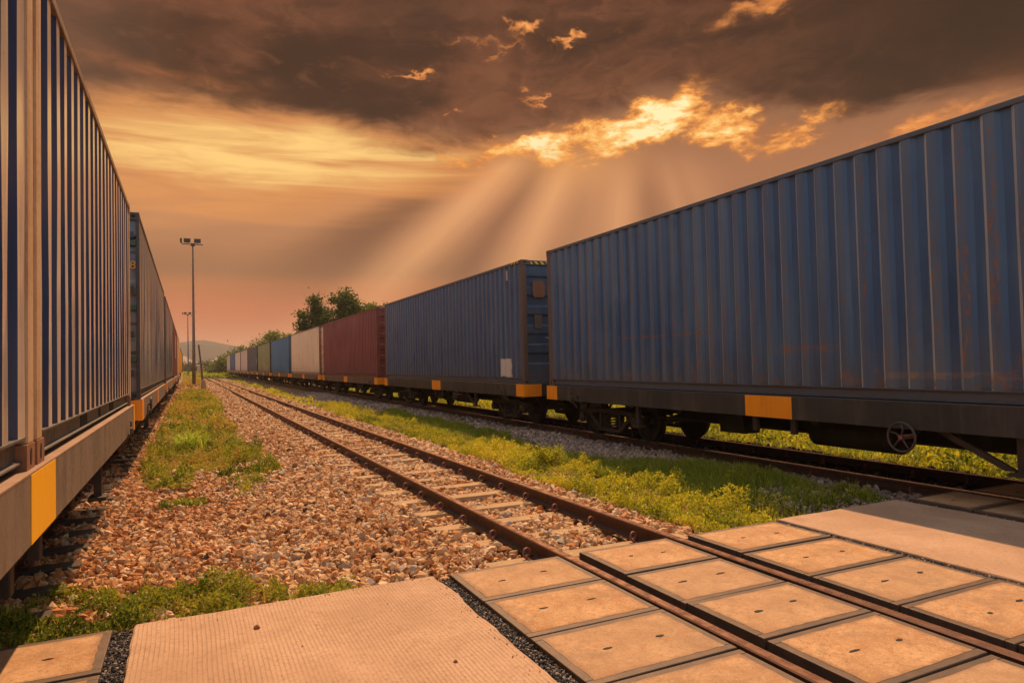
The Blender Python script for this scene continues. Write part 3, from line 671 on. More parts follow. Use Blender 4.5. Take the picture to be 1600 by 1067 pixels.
# ------------------------------------------------------------------ containers
def container(loc, L, H, paint, trim, post, label, group, pocket=False, doors=True, seed=0, marks=None, rail_m=None, pw=.12):
    W = 1.219; hl = L/2
    root = empty('container', loc); tag(root, label, 'container', group); rg = random.Random(seed)
    rail_m = rail_m or trim
    zb, zt = .155, H-.062
    y0, y1 = -hl+.135, hl-.135
    for s in (-1, 1):                               # corrugated side sheets
        ys = [y0, y0+.06]; dep = [.0, .0]; y = y0+.06
        n = int((y1-y0-.12)/.278); pit = (y1-y0-.12)/n
        for k in range(n):
            b = y0+.06+k*pit
            ys += [b+.044, b+.044+.093, b+.044*2+.093, b+pit]; dep += [.036, .036, 0, 0]
        ys.append(y1); dep.append(0)
        mb = MB(); zs = [zb, zb+.7, zb+1.4, zt]; nn = len(ys)
        for zi, z in enumerate(zs):
            for yv, d in zip(ys, dep):
                j = rg.uniform(-.004, .004) if zi in (1, 2) else 0
                mb.v.append((s*(W-.012-d+j), yv+(rg.uniform(-.004, .004) if zi in (1, 2) else 0), z))
        for zi in range(3):
            for i in range(nn-1):
                f = (zi*nn+i, zi*nn+i+1, (zi+1)*nn+i+1, (zi+1)*nn+i)
                mb.f.append(f if s > 0 else f[::-1]); mb.m.append(0)
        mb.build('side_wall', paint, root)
        # bottom rail with lip, top rail
        bz = .035
        r = MB().prism([(s*(W-.060), bz), (s*(W-.018), bz), (s*(W-.018), bz+.008), (s*(W-.045), bz+.012), (s*(W-.045), .142), (s*(W-.004), .146), (s*(W-.004), .156), (s*(W-.060), .156)], 'y', -hl+.17, hl-.17)
        r.build('bottom_rail', rail_m, root)
        MB().box(*sorted((s*(W-.055), s*W)), -hl+.17, hl-.17, H-.062, H-.004).build('top_rail', trim, root, bevel=.006)
        for q in (-1, 1):
            MB().box(*sorted((s*(W-pw), s*(W-.003))), *sorted((q*(hl-.14), q*(hl-.004))), .118, H-.118).build('corner_post', post, root, bevel=.008)
            for (c0, c1) in ((0, .118), (H-.118, H)):
                mb = MB().box(*sorted((s*(W-.162), s*W)), *sorted((q*(hl-.178), q*hl)), c0, c1)
                cz = (c0+c1)/2
                pts = [(q*(hl-.089)+.032*math.cos(a)*(.55), cz+.040*math.sin(a)) for a in np.linspace(0, 2*math.pi, 13)[:-1]]
                mb.prism(pts, 'x', s*(W-.01), s*(W+.0025), 1)
                pts = [(s*(W-.08)+.034*math.cos(a), cz+.026*math.sin(a)) for a in np.linspace(0, 2*math.pi, 13)[:-1]]
                mb.prism(pts, 'y', q*(hl-.01), q*(hl+.0025), 1)  # black ovals stand for the shaded casting holes
                mb.build('corner_casting', [M['casting'] if post is M['post'] else post, M['black']], root)
        if pocket:
            for yc in (-1.02, 1.02, 0):
                w = .18 if yc else .06
                MB().box(*sorted((s*(W-.052), s*(W-.041))), yc-w, yc+w, .045, .135).build('fork_pocket', M['black'], root)  # black plate painted for the pocket's shaded inside
    # roof, floor and the two ends
    mb = MB()
    k = int(L/.21)
    for i in range(k):
        a = -hl+.12+i*(L-.24)/k; b_ = a+(L-.24)/k
        mb.add([(-W+.05, a, H-.03), (W-.05, a, H-.03), (W-.05, (a+b_)/2, H-.012), (-W+.05, (a+b_)/2, H-.012), (W-.05, b_, H-.03), (-W+.05, b_, H-.03)], [(0, 1, 2, 3), (3, 2, 4, 5)])
    mb.build('roof', paint, root)
    MB().box(-W+.062, W-.062, -hl+.06, hl-.06, .06, .15).build('floor', M['under'], root)
    for q in (-1, 1):
        MB().box(-W+.163, W-.163, *sorted((q*(hl-.10), q*(hl-.006))), H-.115, H-.006).build('end_header', trim, root, bevel=.006)
        MB().box(-W+.163, W-.163, *sorted((q*(hl-.10), q*(hl-.006))), .010, .118).build('end_sill', trim, root, bevel=.006)
    def sheet(name, x0, x1, q, vertical, mat, yin=.055):
        mb = MB(); prof = []
        if vertical:
            n = max(2, int((x1-x0)/.25)); p = (x1-x0)/n
            for i in range(n): prof += [(x0+i*p, 0), (x0+i*p+.09, 0), (x0+i*p+.13, .04), (x0+i*p+p-.04, .04)]
            prof.append((x1, 0))
            for (a, d) in prof: mb.v += [(a, q*(hl-yin+.03-d), .118), (a, q*(hl-yin+.03-d), H-.115)]
        else:                                        # doors: wide horizontal pressings
            zs = [.118, .30]; ds = [0, 0]; nb = 5; z0_, z1_ = .30, H-.36; p = (z1_-z0_)/nb
            for i in range(nb):
                b0 = z0_+i*p; zs += [b0+.16, b0+.21, b0+p-.05, b0+p]; ds += [0, .036, .036, 0]
            zs.append(H-.115); ds.append(0)
            for (a, d) in zip(zs, ds): mb.v += [(x0, q*(hl-yin-d), a), (x1, q*(hl-yin-d), a)]
        for i in range(len(mb.v)//2-1):
            f = (2*i, 2*i+1, 2*i+3, 2*i+2); mb.f.append(f); mb.m.append(0)
        return mb.build(name, mat, root)
    sheet('end_wall', -W+.12, W-.12, 1, True, paint)
    if doors:
        for s in (-1, 1):
            x0, x1 = (-W+pw+.005, -.008) if s < 0 else (.008, W-pw-.005)
            d = sheet('door', x0, x1, -1, False, paint)
            for xb in (.66, .96):
                bx = s*(1.219-.12-xb); yb = -hl+.03
                bar = MB().cyl((bx, yb, .16), (bx, yb, H-.14), .017, 10)
                for zc in (.22, .8, 1.5, H-.3): bar.box(bx-.05, bx+.05, yb, yb+.03, zc-.03, zc+.03)
                bar.build('locking_bar', trim, d)
            if s < 0:
                MB().tube([(-.62, -hl+.02, 1.08), (-.40, -hl+.018, 1.085), (-.30, -hl+.02, 1.10)], .013, 8).build('door_handle', M['hinge'], d)
            hg = MB()
            for zc in (.4, 1.0, 1.7, H-.35): hg.box(*sorted((s*(W-.135), s*(W-.08))), -hl-.002, -hl+.045, zc-.05, zc+.05)
            hg.build('hinge', post, d)
    else: sheet('end_wall', -W+.12, W-.12, -1, True, paint)
    return root

PB = dict(base=(.030, .042, .088), fade=(.105, .115, .145))
P = {}
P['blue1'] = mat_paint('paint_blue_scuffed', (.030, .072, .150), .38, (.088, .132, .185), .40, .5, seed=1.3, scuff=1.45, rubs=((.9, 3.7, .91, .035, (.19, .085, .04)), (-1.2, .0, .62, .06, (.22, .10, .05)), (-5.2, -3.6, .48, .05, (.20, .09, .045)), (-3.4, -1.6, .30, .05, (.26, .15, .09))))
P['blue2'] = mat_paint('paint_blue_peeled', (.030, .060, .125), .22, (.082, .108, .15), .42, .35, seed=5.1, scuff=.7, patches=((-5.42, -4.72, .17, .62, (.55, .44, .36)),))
P['red'] = mat_paint('paint_dark_red', (.175, .028, .026), .2, (.27, .075, .06), .45, .3, seed=8.2, scuff=.4, dust=.3, dust_litc=(.25, .09, .075), rib=.6, rib_glowc=(.42, .20, .16))
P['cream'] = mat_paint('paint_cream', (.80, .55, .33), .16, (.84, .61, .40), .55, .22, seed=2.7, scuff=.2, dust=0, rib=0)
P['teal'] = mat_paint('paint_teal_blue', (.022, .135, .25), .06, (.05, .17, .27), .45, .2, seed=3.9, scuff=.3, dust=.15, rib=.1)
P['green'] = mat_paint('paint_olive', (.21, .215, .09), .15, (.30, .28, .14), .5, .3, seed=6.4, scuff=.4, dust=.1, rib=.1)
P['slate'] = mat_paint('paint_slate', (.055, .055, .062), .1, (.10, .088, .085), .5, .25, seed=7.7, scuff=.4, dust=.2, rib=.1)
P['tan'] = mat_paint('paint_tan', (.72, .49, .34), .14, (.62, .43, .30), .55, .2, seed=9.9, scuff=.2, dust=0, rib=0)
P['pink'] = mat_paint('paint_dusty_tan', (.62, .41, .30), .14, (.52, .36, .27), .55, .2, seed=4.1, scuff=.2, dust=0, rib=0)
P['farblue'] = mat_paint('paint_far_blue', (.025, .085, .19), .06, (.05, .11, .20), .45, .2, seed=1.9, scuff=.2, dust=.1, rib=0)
P['lblue'] = mat_paint('paint_left_blue', (.026, .050, .125), .22, (.065, .09, .15), .26, .3, dust=.95, dust_litc=(.62, .47, .35), rib=0, coat=.6, bmp=.12, length=6.06, seed=2.2, scuff=.6)
P['lblue2'] = mat_paint('paint_left_navy', (.020, .042, .115), .15, (.05, .075, .14), .26, .3, dust=.9, dust_litc=(.60, .46, .35), rib=0, coat=.6, bmp=.12, length=6.06, seed=11.2, scuff=.5)
P['lworn'] = mat_paint('paint_left_worn_blue', (.10, .115, .15), .4, (.26, .215, .18), .28, .3, dust=.8, dust_litc=(.52, .41, .30), rib=0, coat=.4, bmp=.15, seed=12.8, scuff=1.2)
P['ldark'] = mat_paint('paint_left_slate', (.075, .085, .12), .25, (.18, .16, .15), .3, .3, dust=.7, dust_litc=(.42, .34, .28), rib=0, coat=.4, bmp=.15, seed=14.1, scuff=.8)
P['lred'] = mat_paint('paint_left_maroon', (.20, .03, .03), .2, (.30, .08, .065), .42, .25, seed=15.6, scuff=.5, rib=0, dust=.2, dust_litc=(.4, .15, .12))
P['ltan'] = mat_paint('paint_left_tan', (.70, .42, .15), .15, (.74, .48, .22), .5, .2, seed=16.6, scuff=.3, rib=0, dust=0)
P['tblue'] = mat_worn('trim_blue_grey', (.080, .090, .110), (.085, .068, .058), 2, .5, .2, 40, streak=5)
P['tdark'] = mat_worn('trim_dark', (.050, .044, .044), (.10, .065, .045), 2, .5, .2, 40, streak=5)
P['tleft'] = mat_worn('trim_left', (.25, .17, .12), (.15, .09, .06), 2.2, .5, .25, 40, streak=5)
P['tlgrey'] = mat_worn('rail_left_grey', (.085, .080, .080), (.16, .115, .085), 2, .5, .25, 40, streak=4)
P['tred'] = mat_worn('trim_red', (.13, .032, .026), (.22, .09, .055), 2, .5, .2, 40, streak=5)
P['tcream'] = mat_worn('trim_cream', (.44, .28, .18), (.25, .12, .06), 2, .55, .2, 40, streak=5)
P['tteal'] = mat_worn('trim_teal', (.02, .08, .15), (.05, .06, .07), 2, .5, .2, 40, streak=5)
P['tgreen'] = mat_worn('trim_olive', (.13, .125, .06), (.10, .07, .04), 2, .5, .2, 40, streak=5)
P['pred'] = mat_worn('post_red', (.15, .036, .028), (.24, .08, .045), 2.5, .55, .2, 40, streak=6)

Y1 = 12.835; PIT = 13.5; HC = 2.896; ZB = .975
GR = 'containers on the right train'
rt = [('blue1', 'tblue', 'postr', 'long blue container with rust scuffed ridges, nearest on the right train'),
      ('blue2', 'tblue', 'postr', 'blue container with a peeled whitish patch and hazard stripes, behind the nearest right one'),
      ('red', 'tred', 'pred', 'dark red ribbed container between a blue and a cream one on the right train'),
      ('cream', 'tcream', 'casting', 'largest cream container, directly behind the dark red one'),
      ('teal', 'tteal', 'tteal', 'teal blue container between the largest cream one and an olive green one'),
      ('green', 'tgreen', 'tdark', 'olive green container with pale drips, behind the teal blue one'),
      ('slate', 'tdark', 'tdark', 'dark slate grey container behind the olive green one'),
      ('pink', 'tcream', 'postr', 'dusty tan container directly behind the slate grey one'),
      ('tan', 'tcream', 'postr', 'pale tan container between a dusty tan one and the small far blue one'),
      ('farblue', 'tteal', 'tteal', 'small far blue container, last but one on the right train'),
      ('pink', 'tcream', 'postr', 'small tan container at the far tail of the right train')]
RC = []
for k, (pk, tk, pk2, lb) in enumerate(rt):
    yc = Y1-6.096+PIT*k+(0 if k == 0 else -.10)
    post = M[pk2] if pk2 in M else P[pk2]
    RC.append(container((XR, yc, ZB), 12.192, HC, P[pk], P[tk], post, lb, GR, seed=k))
# extra marks on the second blue container: hazard stripes, disc, plate, ventilator
c2 = RC[1]; hl = 6.096
MB().box(-.98, -.52, -hl+.002, -hl+.0045, HC-.095, HC-.030).build('hazard_stripe', M['hazard'], c2)
MB().box(-1.2225, -1.2195, -hl+.20, -hl+.56, HC-.055, HC-.012).build('hazard_stripe', M['hazard'], c2)
M['disc'] = mat_worn('faded_disc', (.22, .095, .05), (.13, .075, .06), 9, .6, .1, amount=.8)
dm = MB(); pts = [(-.77+.175*max(-.9, min(.9, math.cos(a)*1.12)), 2.22+.215*max(-.9, min(.9, math.sin(a)*1.12))) for a in np.linspace(0, 2*math.pi, 33)[:-1]]
dm.prism(pts, 'y', -hl+.012, -hl+.054); dm.build('faded_emblem', M['disc'], c2)
MB().box(-.90, -.70, -hl+.022, -hl+.054, 1.30, 1.62).build('data_plate', M['galv'], c2)
MB().box(-1.226, -1.205, -hl+.78, -hl+.86, HC-.40, HC-.16).build('ventilator', M['hinge'], c2, bevel=.006)
# pale smudges on further containers
MB().box(-1.224, -1.200, -5.62, -5.52, .95, 1.55).build('pale_marking', M['white'], RC[6])
MB().box(-1.224, -1.200, -.9, -.55, .22, .95).build('pale_drip', M['tanboard'], RC[5])
MB().box(-1.224, -1.200, -3.4, -3.1, .22, .80).build('pale_drip', M['tanboard'], RC[5])

ZL = 1.07; GL = 'containers on the left train'
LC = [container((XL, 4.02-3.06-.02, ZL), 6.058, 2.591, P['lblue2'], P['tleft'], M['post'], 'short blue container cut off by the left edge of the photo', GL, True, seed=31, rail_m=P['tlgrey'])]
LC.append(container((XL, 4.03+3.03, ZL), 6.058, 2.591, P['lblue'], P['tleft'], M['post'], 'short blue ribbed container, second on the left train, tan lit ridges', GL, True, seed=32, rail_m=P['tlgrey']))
lf = [('lworn', 'tdark', 'tdark', 'tall worn blue grey container behind the short blue ones on the left train'),
      ('ldark', 'tdark', 'postr', 'dark slate container between worn blue grey and maroon ones on the left train'),
      ('lred', 'tred', 'pred', 'maroon container far along the left train, pale mark on its side'),
      ('ltan', 'tcream', 'tcream', 'yellowish tan container at the far end of left train, before the locomotive')]
for k, (pk, tk, pk2, lb) in enumerate(lf):
    post = M[pk2] if pk2 in M else P[pk2]
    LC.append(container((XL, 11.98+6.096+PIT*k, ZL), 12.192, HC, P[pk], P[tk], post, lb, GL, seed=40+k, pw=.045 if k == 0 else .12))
MB().box(1.202, 1.2245, -1.2, .9, 1.1, 2.4).build('pale_marking', M['hinge'], LC[4])
c3 = LC[2]
for z in (.62, 1.42, 2.42): MB().box(.70, 1.172, -hl+.005, -hl+.05, z-.04, z+.04).build('green_bar', M['greenbar'], c3, bevel=.005)
fc = bpy.data.curves.new('digit', 'FONT'); fc.body = '8'; fc.size = .18; fc.extrude = .004; fc.align_x = 'RIGHT'
fo = bpy.data.objects.new('digit_tmp', fc); col.objects.link(fo)
me = bpy.data.meshes.new_from_object(fo); bpy.data.objects.remove(fo)
M['ochre'] = mat_worn('ochre_lettering', (.62, .30, .07), (.45, .2, .05), 20, .6, 0)
me.materials.clear(); me.materials.append(M['ochre'])
dg = bpy.data.objects.new('digit', me); col.objects.link(dg); dg.parent = c3; dg.rotation_euler = (R(90), 0, 0); dg.location = (1.172, -hl+.018, 2.02)

# ------------------------------------------------------------------ wagons
def handwheel(root, x, y, z, s, r=.155):
    mb = MB(); n = 28
    mb.tube([(x, y+r*math.cos(2*math.pi*i/n), z+r*math.sin(2*math.pi*i/n)) for i in range(n)], .0135, 8, closed=True)
    for k in range(5):
        a = .35+2*math.pi*k/5
        mb.tube([(x+s*.004, y+.02*math.cos(a), z+.02*math.sin(a)), (x+s*.012, y+.08*math.cos(a+.12), z+.08*math.sin(a+.12)), (x, y+(r-.005)*math.cos(a), z+(r-.005)*math.sin(a))], [.014, .0105, .010], 7)
    w = mb.build('handwheel', M['wheelrust'], root, smooth=True)
    MB().cyl((x-s*.02, y, z), (x+s*.22, y, z), .024, 14).build('hub', M['hub'], w)
def make_bogie(root, yc, detail=True, col_b=None):
    cb = col_b or M['bogie']
    bo = MB().box(-.72, .72, yc-.17, yc+.17, .40, .56).build('bogie', cb, root, bevel=.02)
    for dy in (-.9, .9):
        for s in (-1, 1):
            x0 = s*.455
            MB().lathe([(s*-.06, .12), (s*-.055, .30), (s*-.065, .365), (s*-.062, .415), (s*-.03, .405), (s*-.03, .385), (s*.055, .372), (s*.06, .33), (s*.03, .30), (s*.015, .16), (s*.07, .12), (s*.09, .09)], (x0+s*.075, yc+dy, .374), 'x', 32).build('wheel', M['wheel'], bo)
        MB().cyl((-.5, yc+dy, .374), (.5, yc+dy, .374), .06, 12).build('axle', cb, bo)
    for s in (-1, 1):
        x0, x1 = sorted((s*.70, s*.82))
        mb = MB()
        top = [(yc-1.12, .50), (yc-.72, .52), (yc-.38, .56), (yc+.38, .56), (yc+.72, .52), (yc+1.12, .50), (yc+1.12, .44), (yc+.74, .44), (yc+.40, .47), (yc-.40, .47), (yc-.74, .44), (yc-1.12, .44)]
        mb.prism(top, 'x', x0, x1)
        for q in (-1, 1):
            d = [(yc+q*.80, .455), (yc+q*.66, .455), (yc+q*.24, .125), (yc+q*.36, .125)]
            mb.prism(d if q > 0 else d[::-1], 'x', x0+.003, x1-.003)
            mb.prism([(yc+q*.36, .46), (yc+q*.30, .46), (yc+q*.30, .185), (yc+q*.36, .185)], 'x', x0+.006, x1-.006)
        mb.box(x0, x1, yc-.37, yc+.37, .115, .178)
        mb.build('side_frame', cb, bo, bevel=.008)
        for q in (-1, 1):
            ax = MB().box(*sorted((s*.64, s*.85)), yc+q*.9-.12, yc+q*.9+.12, .27, .435)
            ax.lathe([(0, .10), (s*.05, .095), (s*.06, .04)], (s*.85, yc+q*.9, .36), 'x', 16)
            ax.build('axle_box', cb, bo, bevel=.01)
            if detail:
                n = 60; yq = yc+q*.13
                MB().tube([(s*.76+.068*math.cos(i*.55), yq+.068*math.sin(i*.55), .18+.27*i/n) for i in range(n)], .016, 6).build('spring', cb, bo, smooth=True)
    return bo
def make_wagon(name_loc, hl, zt, zb, sill, patch, label, group, side, hw=None, top=None, detail=True, fringe=True, wpatch=(.44, .40, .44)):
    root = empty('flat_wagon', name_loc); tag(root, label, 'wagon', group)
    Wd = 1.245; top = top or sill
    for s in (-1, 1):
        xo, xi = s*Wd, s*(Wd-.11)
        pr = [(xi, zb), (xo, zb), (xo, zt), (xi, zt)]
        MB().prism(pr, 'y', -hl, hl).build('side_sill', sill, root)
        MB().box(*sorted((xo-s*.10, xo+s*.002)), -hl+.004, hl-.004, zt+.0005, zt+.009).build('sill_cap', top, root)
        if fringe:
            for yp, w in ((-hl+wpatch[0]/2, wpatch[0]/2), (0, wpatch[1]), (hl-wpatch[2]/2, wpatch[2]/2)):
                MB().box(*sorted((xo-s*.01, xo+s*.004)), yp-w, yp+w, zb+.002, zt-.001).build('warning_patch', patch, root)
    MB().box(-Wd+.115, Wd-.115, -hl+.02, hl-.02, zt-.10, zt-.012).build('deck', M['under'], root)
    for q in (-1, 1):
        MB().box(-Wd+.112, Wd-.112, *sorted((q*hl, q*(hl-.14))), zb, zt-.004).build('end_beam', M['sill_dark'], root)
        if fringe:
            for s in (-1, 1): MB().box(*sorted((s*(Wd-.44), s*(Wd+.003))), *sorted((q*(hl-.01), q*(hl+.004))), zb+.003, zt-.002).build('warning_patch', patch, root)
        cp = MB().box(-.10, .10, *sorted((q*hl, q*(hl+.42))), .56, .76)
        cp.box(-.16, .16, *sorted((q*(hl+.36), q*(hl+.60))), .52, .82); cp.cyl((.45, q*hl, .62), (.5, q*(hl+.3), .35), .03, 8)
        cp.build('coupler', M['under'], root, bevel=.02)
        make_bogie(root, q*(hl-1.72), detail)
    cs = MB().prism([(-hl+.5, zt-.12), (-hl+.5, .60), (-hl+2.9, .52), (-hl+3.6, .40), (hl-3.6, .40), (hl-2.9, .52), (hl-.5, .60), (hl-.5, zt-.12)], 'x', -.20, .20)
    cs.build('centre_sill', M['under'], root)
    for yq in np.linspace(-hl+2.9, hl-2.9, 6):
        MB().box(-Wd+.12, Wd-.12, yq-.06, yq+.06, zb-.06, zt-.11).build('cross_beam', M['under'], root)
    ty = MB()
    ty.cyl((side*.55, -1.4, .50), (side*.55, -.2, .50), .19, 18); ty.box(side*.55-.16, side*.55+.16, 1.0, 1.5, .36, .62)
    ty.tube([(side*.55, -.2, .5), (side*.5, .9, .5), (side*.3, 2.6, .44)], .022, 8)
    ty.build('brake_cylinder', M['under'], root)
    for yq in (-hl+3.15, hl-3.15, .3, -.35):
        b = MB().box(*sorted((side*(Wd-.12), side*(Wd-.06))), yq-.04, yq+.04, zb-.34 if abs(yq) > 1 else zb-.2, zb)
        if abs(yq) > 1: b.box(*sorted((side*(Wd-.16), side*(Wd-.02))), yq-.10, yq+.10, zb-.37, zb-.335)
        b.build('bracket', M['bogie'], root, bevel=.006)
    for q in (-1,):
        MB().prism([(q*(hl-4.0), zb), (q*(hl-3.85), zb), (q*(hl-3.2), zb-.33), (q*(hl-3.32), zb-.33)][::q], 'x', side*(Wd-.14), side*(Wd-.09)).build('brace', M['bogie'], root)
    MB().tube([(side*.6, -hl+3.0, .47), (side*.6, hl-3.0, .47)], .018, 6).build('brake_rod', M['bogie'], root)
    for q in (-1, 1):
        lv = MB().tube([(side*(Wd+.03), q*(hl-1.05), zb-.06), (side*(Wd+.03), q*(hl-1.05), zb+.17)], .010, 6)
        lv.tube([(side*(Wd+.03), q*(hl-1.05), zb+.10), (side*(Wd+.05), q*(hl-1.28), zb+.09)], .012, 6)
        lv.box(*sorted((side*(Wd+.035), side*(Wd+.065))), q*(hl-1.28)-.05, q*(hl-1.28)+.05, zb+.05, zb+.11)
        lv.tube([(side*(Wd+.01), q*(hl-1.05), zb+.02), (side*(Wd-.1), q*(hl-1.08), zb-.14)], .025, 6)
        lv.build('brake_lever', M['wheelrust'], root)
    if hw is not None: handwheel(root, side*(Wd+.10), hw[0], hw[1], -side)
    return root
nm = ['the nearest blue container', 'the blue container with the whitish patch', 'the dark red container', 'the largest cream container', 'the teal blue container', 'the olive green container',
      'the slate grey container', 'the dusty tan container', 'the pale tan container', 'the small far blue container', 'the tail tan container']
for k in range(11):
    yc = Y1-6.096+PIT*k+(0 if k == 0 else -.10)
    sm = M['sill_dark'] if k < 2 else M['sill_mid']
    make_wagon((XR, yc, 0), 6.16, ZB+.012, .70, sm, M['orange'], f'flat wagon with orange patches carrying {nm[k]}, right train', 'wagons of the right train', -1,
               hw=(4.8-yc, .62) if k == 0 else (-1.9, .62) if k == 1 else None, top=M['sill_top'] if k else M['tanboard'] if False else P['tblue'], detail=k < 4)
nl = ['flat wagon with a yellow patch under the two short blue containers', 'flat wagon under the worn blue grey container, orange end beam', 'flat wagon under the dark slate container on the left train',
      'flat wagon under the maroon container far along the left train', 'flat wagon under the yellowish tan container of the left train']
for k in range(5):
    yc = 4.03 if k == 0 else 11.98+6.096+PIT*(k-1)
    w = make_wagon((XL, yc, 0), 6.24 if k == 0 else 6.16, ZL-.010, .745, M['sill_grey'], M['yellow'] if k == 0 else M['orange'], nl[k], 'wagons of the left train', 1,
               top=M['sill_top'], detail=k < 2, wpatch=(.16, .31, .16) if k == 0 else (.44, .2, .2))
    if k == 1: handwheel(w, 1.30, -4.6, .92, -1, .12)

# ------------------------------------------------------------------ yellow locomotive far along the left train
lc = empty('locomotive', (XL, 73.4, 0)); tag(lc, 'yellow and grey locomotive at the far head of the left train', 'locomotive')
MB().prism([(-1.28, 1.15), (1.28, 1.15), (1.33, 1.5), (1.33, 3.0), (1.15, 3.55), (.6, 3.85), (-.6, 3.85), (-1.15, 3.55), (-1.33, 3.0), (-1.33, 1.5)], 'y', -7, 2.5).build('body', M['locoyel'], lc, bevel=.05)
MB().prism([(-1.30, 1.15), (1.30, 1.15), (1.38, 1.5), (1.38, 3.0), (1.2, 3.6), (.6, 3.9), (-.6, 3.9), (-1.2, 3.6), (-1.38, 3.0), (-1.38, 1.5)], 'y', 2.503, 7).build('cab', M['locogrey'], lc, bevel=.05)
for s in (-1, 1):
    for y in (3.2, 4.6): MB().box(*sorted((s*1.30, s*1.386)), y, y+.9, 2.3, 3.0).build('window', M['window'], lc)
MB().box(-1.2, 1.2, -7.2, 7.2, .8, 1.147).build('underframe', M['under'], lc)
for yc in (-4.6, 4.6): make_bogie(lc, yc, False)

# ------------------------------------------------------------------ floodlight masts, posts
def mast(loc, H, label, sc_=1.):
    root = empty('light_mast', loc); tag(root, label, 'light mast', 'floodlight masts beside the middle track')
    n = 12; zs = np.linspace(.25, H, n)
    MB().tube([(0, 0, float(z)) for z in zs], [.165-.105*i/(n-1) for i in range(n)], 12).build('pole', M['galv'], root, smooth=True)
    MB().prism([(-.62, -.2), (.62, -.2), (.36, .35), (-.36, .35)], 'y', -.4, .4).build('base', M['plinth'], root, bevel=.03)
    st = MB()
    for i, z in enumerate(np.arange(3.2, H-.6, .42)): st.cyl((-.26, 0, z) if i % 2 else (.0, 0, z), (.0, 0, z) if i % 2 else (.26, 0, z), .011, 5)
    st.build('step_rung', M['galv'], root)
    hd = MB().cyl((0, 0, H-.12), (0, 0, H+.12), .2, 14); hd.box(-.95, .92, -.05, .05, H+.0, H+.08); hd.tube([(-.93, 0, H+.05), (-1.12, 0, H+.55)], .04, 6)
    hd.build('head_frame', M['lampbox'], root)
    for (x, w) in ((-.50, .30), (.42, .30), (-1.05, .08)):
        f = MB().box(x-w, x+w, -.16, .16, H+.20, H+.58)
        for k in range(5): f.box(x-w+.04+k*2*w/5.2, x-w+.06+k*2*w/5.2, -.19, -.161, H+.22, H+.56)
        f.cyl((x, 0, H+.1), (x, 0, H+.22), .04, 6)
        fl = f.build('floodlight', M['lampbox'], root)
        MB().box(x-w+.03, x+w-.03, .161, .175, H+.23, H+.55).build('lens', M['glass'], fl)
    return root
mast((.50, 73.5, -.32), 14.0, 'tall grey floodlight mast beside the leaning post, nearest to the camera')
mast((-.0, 168, -.35), 13.9, 'more distant floodlight mast left of the nearer tall one')
lp = empty('leaning_post', (1.02, 56.5, -.28)); tag(lp, 'short dark leaning post on a pale footing, right of the tall mast', 'post')
MB().tube([(0, 0, .3), (-.13, 0, 1.9), (-.30, 0, 3.6)], [.075, .07, .06], 10).build('shaft', M['wood'], lp)
MB().prism([(-.22, -.15), (.24, -.15), (.13, .95), (-.13, .95)], 'y', -.2, .2).build('footing', M['plinth'], lp, bevel=.03)
MB().box(-.16, .36, -.09, -.06, 2.05, 2.12).build('cross_bar', M['wood'], lp)
sb = empty('trackside_board', (2.1, 150, -.3)); tag(sb, 'small tan board with a white top bar on a post far down the track', 'sign')
MB().cyl((0, 0, 0), (0, 0, 2.6), .07, 8).build('post', M['wood'], sb)
MB().box(-.55, .55, -.10, -.072, 1.0, 2.35).build('board', M['tanboard'], sb)
MB().box(-.95, .75, -.14, -.101, 2.36, 2.62).build('top_bar', M['white'], sb)

# ------------------------------------------------------------------ trees
def tree(loc, h, rad, crown0, nclump, nleaf, lsz, mat, label, group=None, seed=1, clump=.62, spiky=0.):
    r = np.random.default_rng(seed); rr = random.Random(seed)
    root = empty('tree', loc, rr.uniform(0, 6)); tag(root, label, 'tree', group)
    mb = MB(); k = 7
    tr = [(0.12*math.sin(i*1.1+seed)*i/k, .12*math.cos(i*.9+seed)*i/k, h*.72*i/k) for i in range(k+1)]
    mb.tube(tr, [.028*h*(1-.8*i/k)+.02 for i in range(k+1)], 9)
    cl = []
    while len(cl) < nclump:
        v = r.normal(size=3); v /= np.linalg.norm(v); q = r.uniform(.35, 1.)**.6
        z = crown0+(h-crown0)*(.5+.5*v[2]*q)
        lob = 1+.35*math.sin(3*math.atan2(v[1], v[0])+seed)
        cl.append((v[0]*q*rad*lob, v[1]*q*rad*lob, z))
    for i, c in enumerate(cl):
        s = min(len(tr)-1, max(1, int(c[2]/h*k*.8))); b = tr[s-1]
        mb.tube([b, ((b[0]+c[0])/2+rr.uniform(-.2, .2), (b[1]+c[1])/2+rr.uniform(-.2, .2), (b[2]+c[2])/2+.1*h*rr.uniform(-.3, .6)), c], [.008*h, .005*h, .002*h], 5)
    mb.build('trunk', M['trunk'], root)
    cl = np.array(cl); id_ = r.integers(0, nclump, nleaf); sz = r.uniform(.6, 1.35, nclump)*clump
    Pp = cl[id_]+r.normal(size=(nleaf, 3))*sz[id_][:, None]*np.array([1, 1, .7+spiky])
    tn = np.clip(r.normal(.42, .2, nleaf)+(r.random(nclump)[id_]-.5)*.5, 0, 1)
    leaves('crown', Pp, lsz*r.uniform(.6, 1.4, nleaf), tn, mat, .5, root, .62)
    return root
G3 = 'trees behind the right train'
tree((12.7, 76, -.4), 9.3, 1.5, 2.5, 52, 9000, .27, M['treeleaf'], 'dark broad leaved tree behind the cream container, left part of the tall group', G3, 3, .38)
tree((16.1, 77, -.4), 10.4, 2.2, 2.5, 70, 13000, .28, M['treeleaf'], 'tallest dark tree above the red container, ragged crown with sky gaps', G3, 5, .40)
tree((19.4, 78, -.4), 9.4, 2.3, 2.0, 36, 7000, .30, M['treepale'], 'lower bushy tree sloping down right of the tallest one', G3, 8, .5)
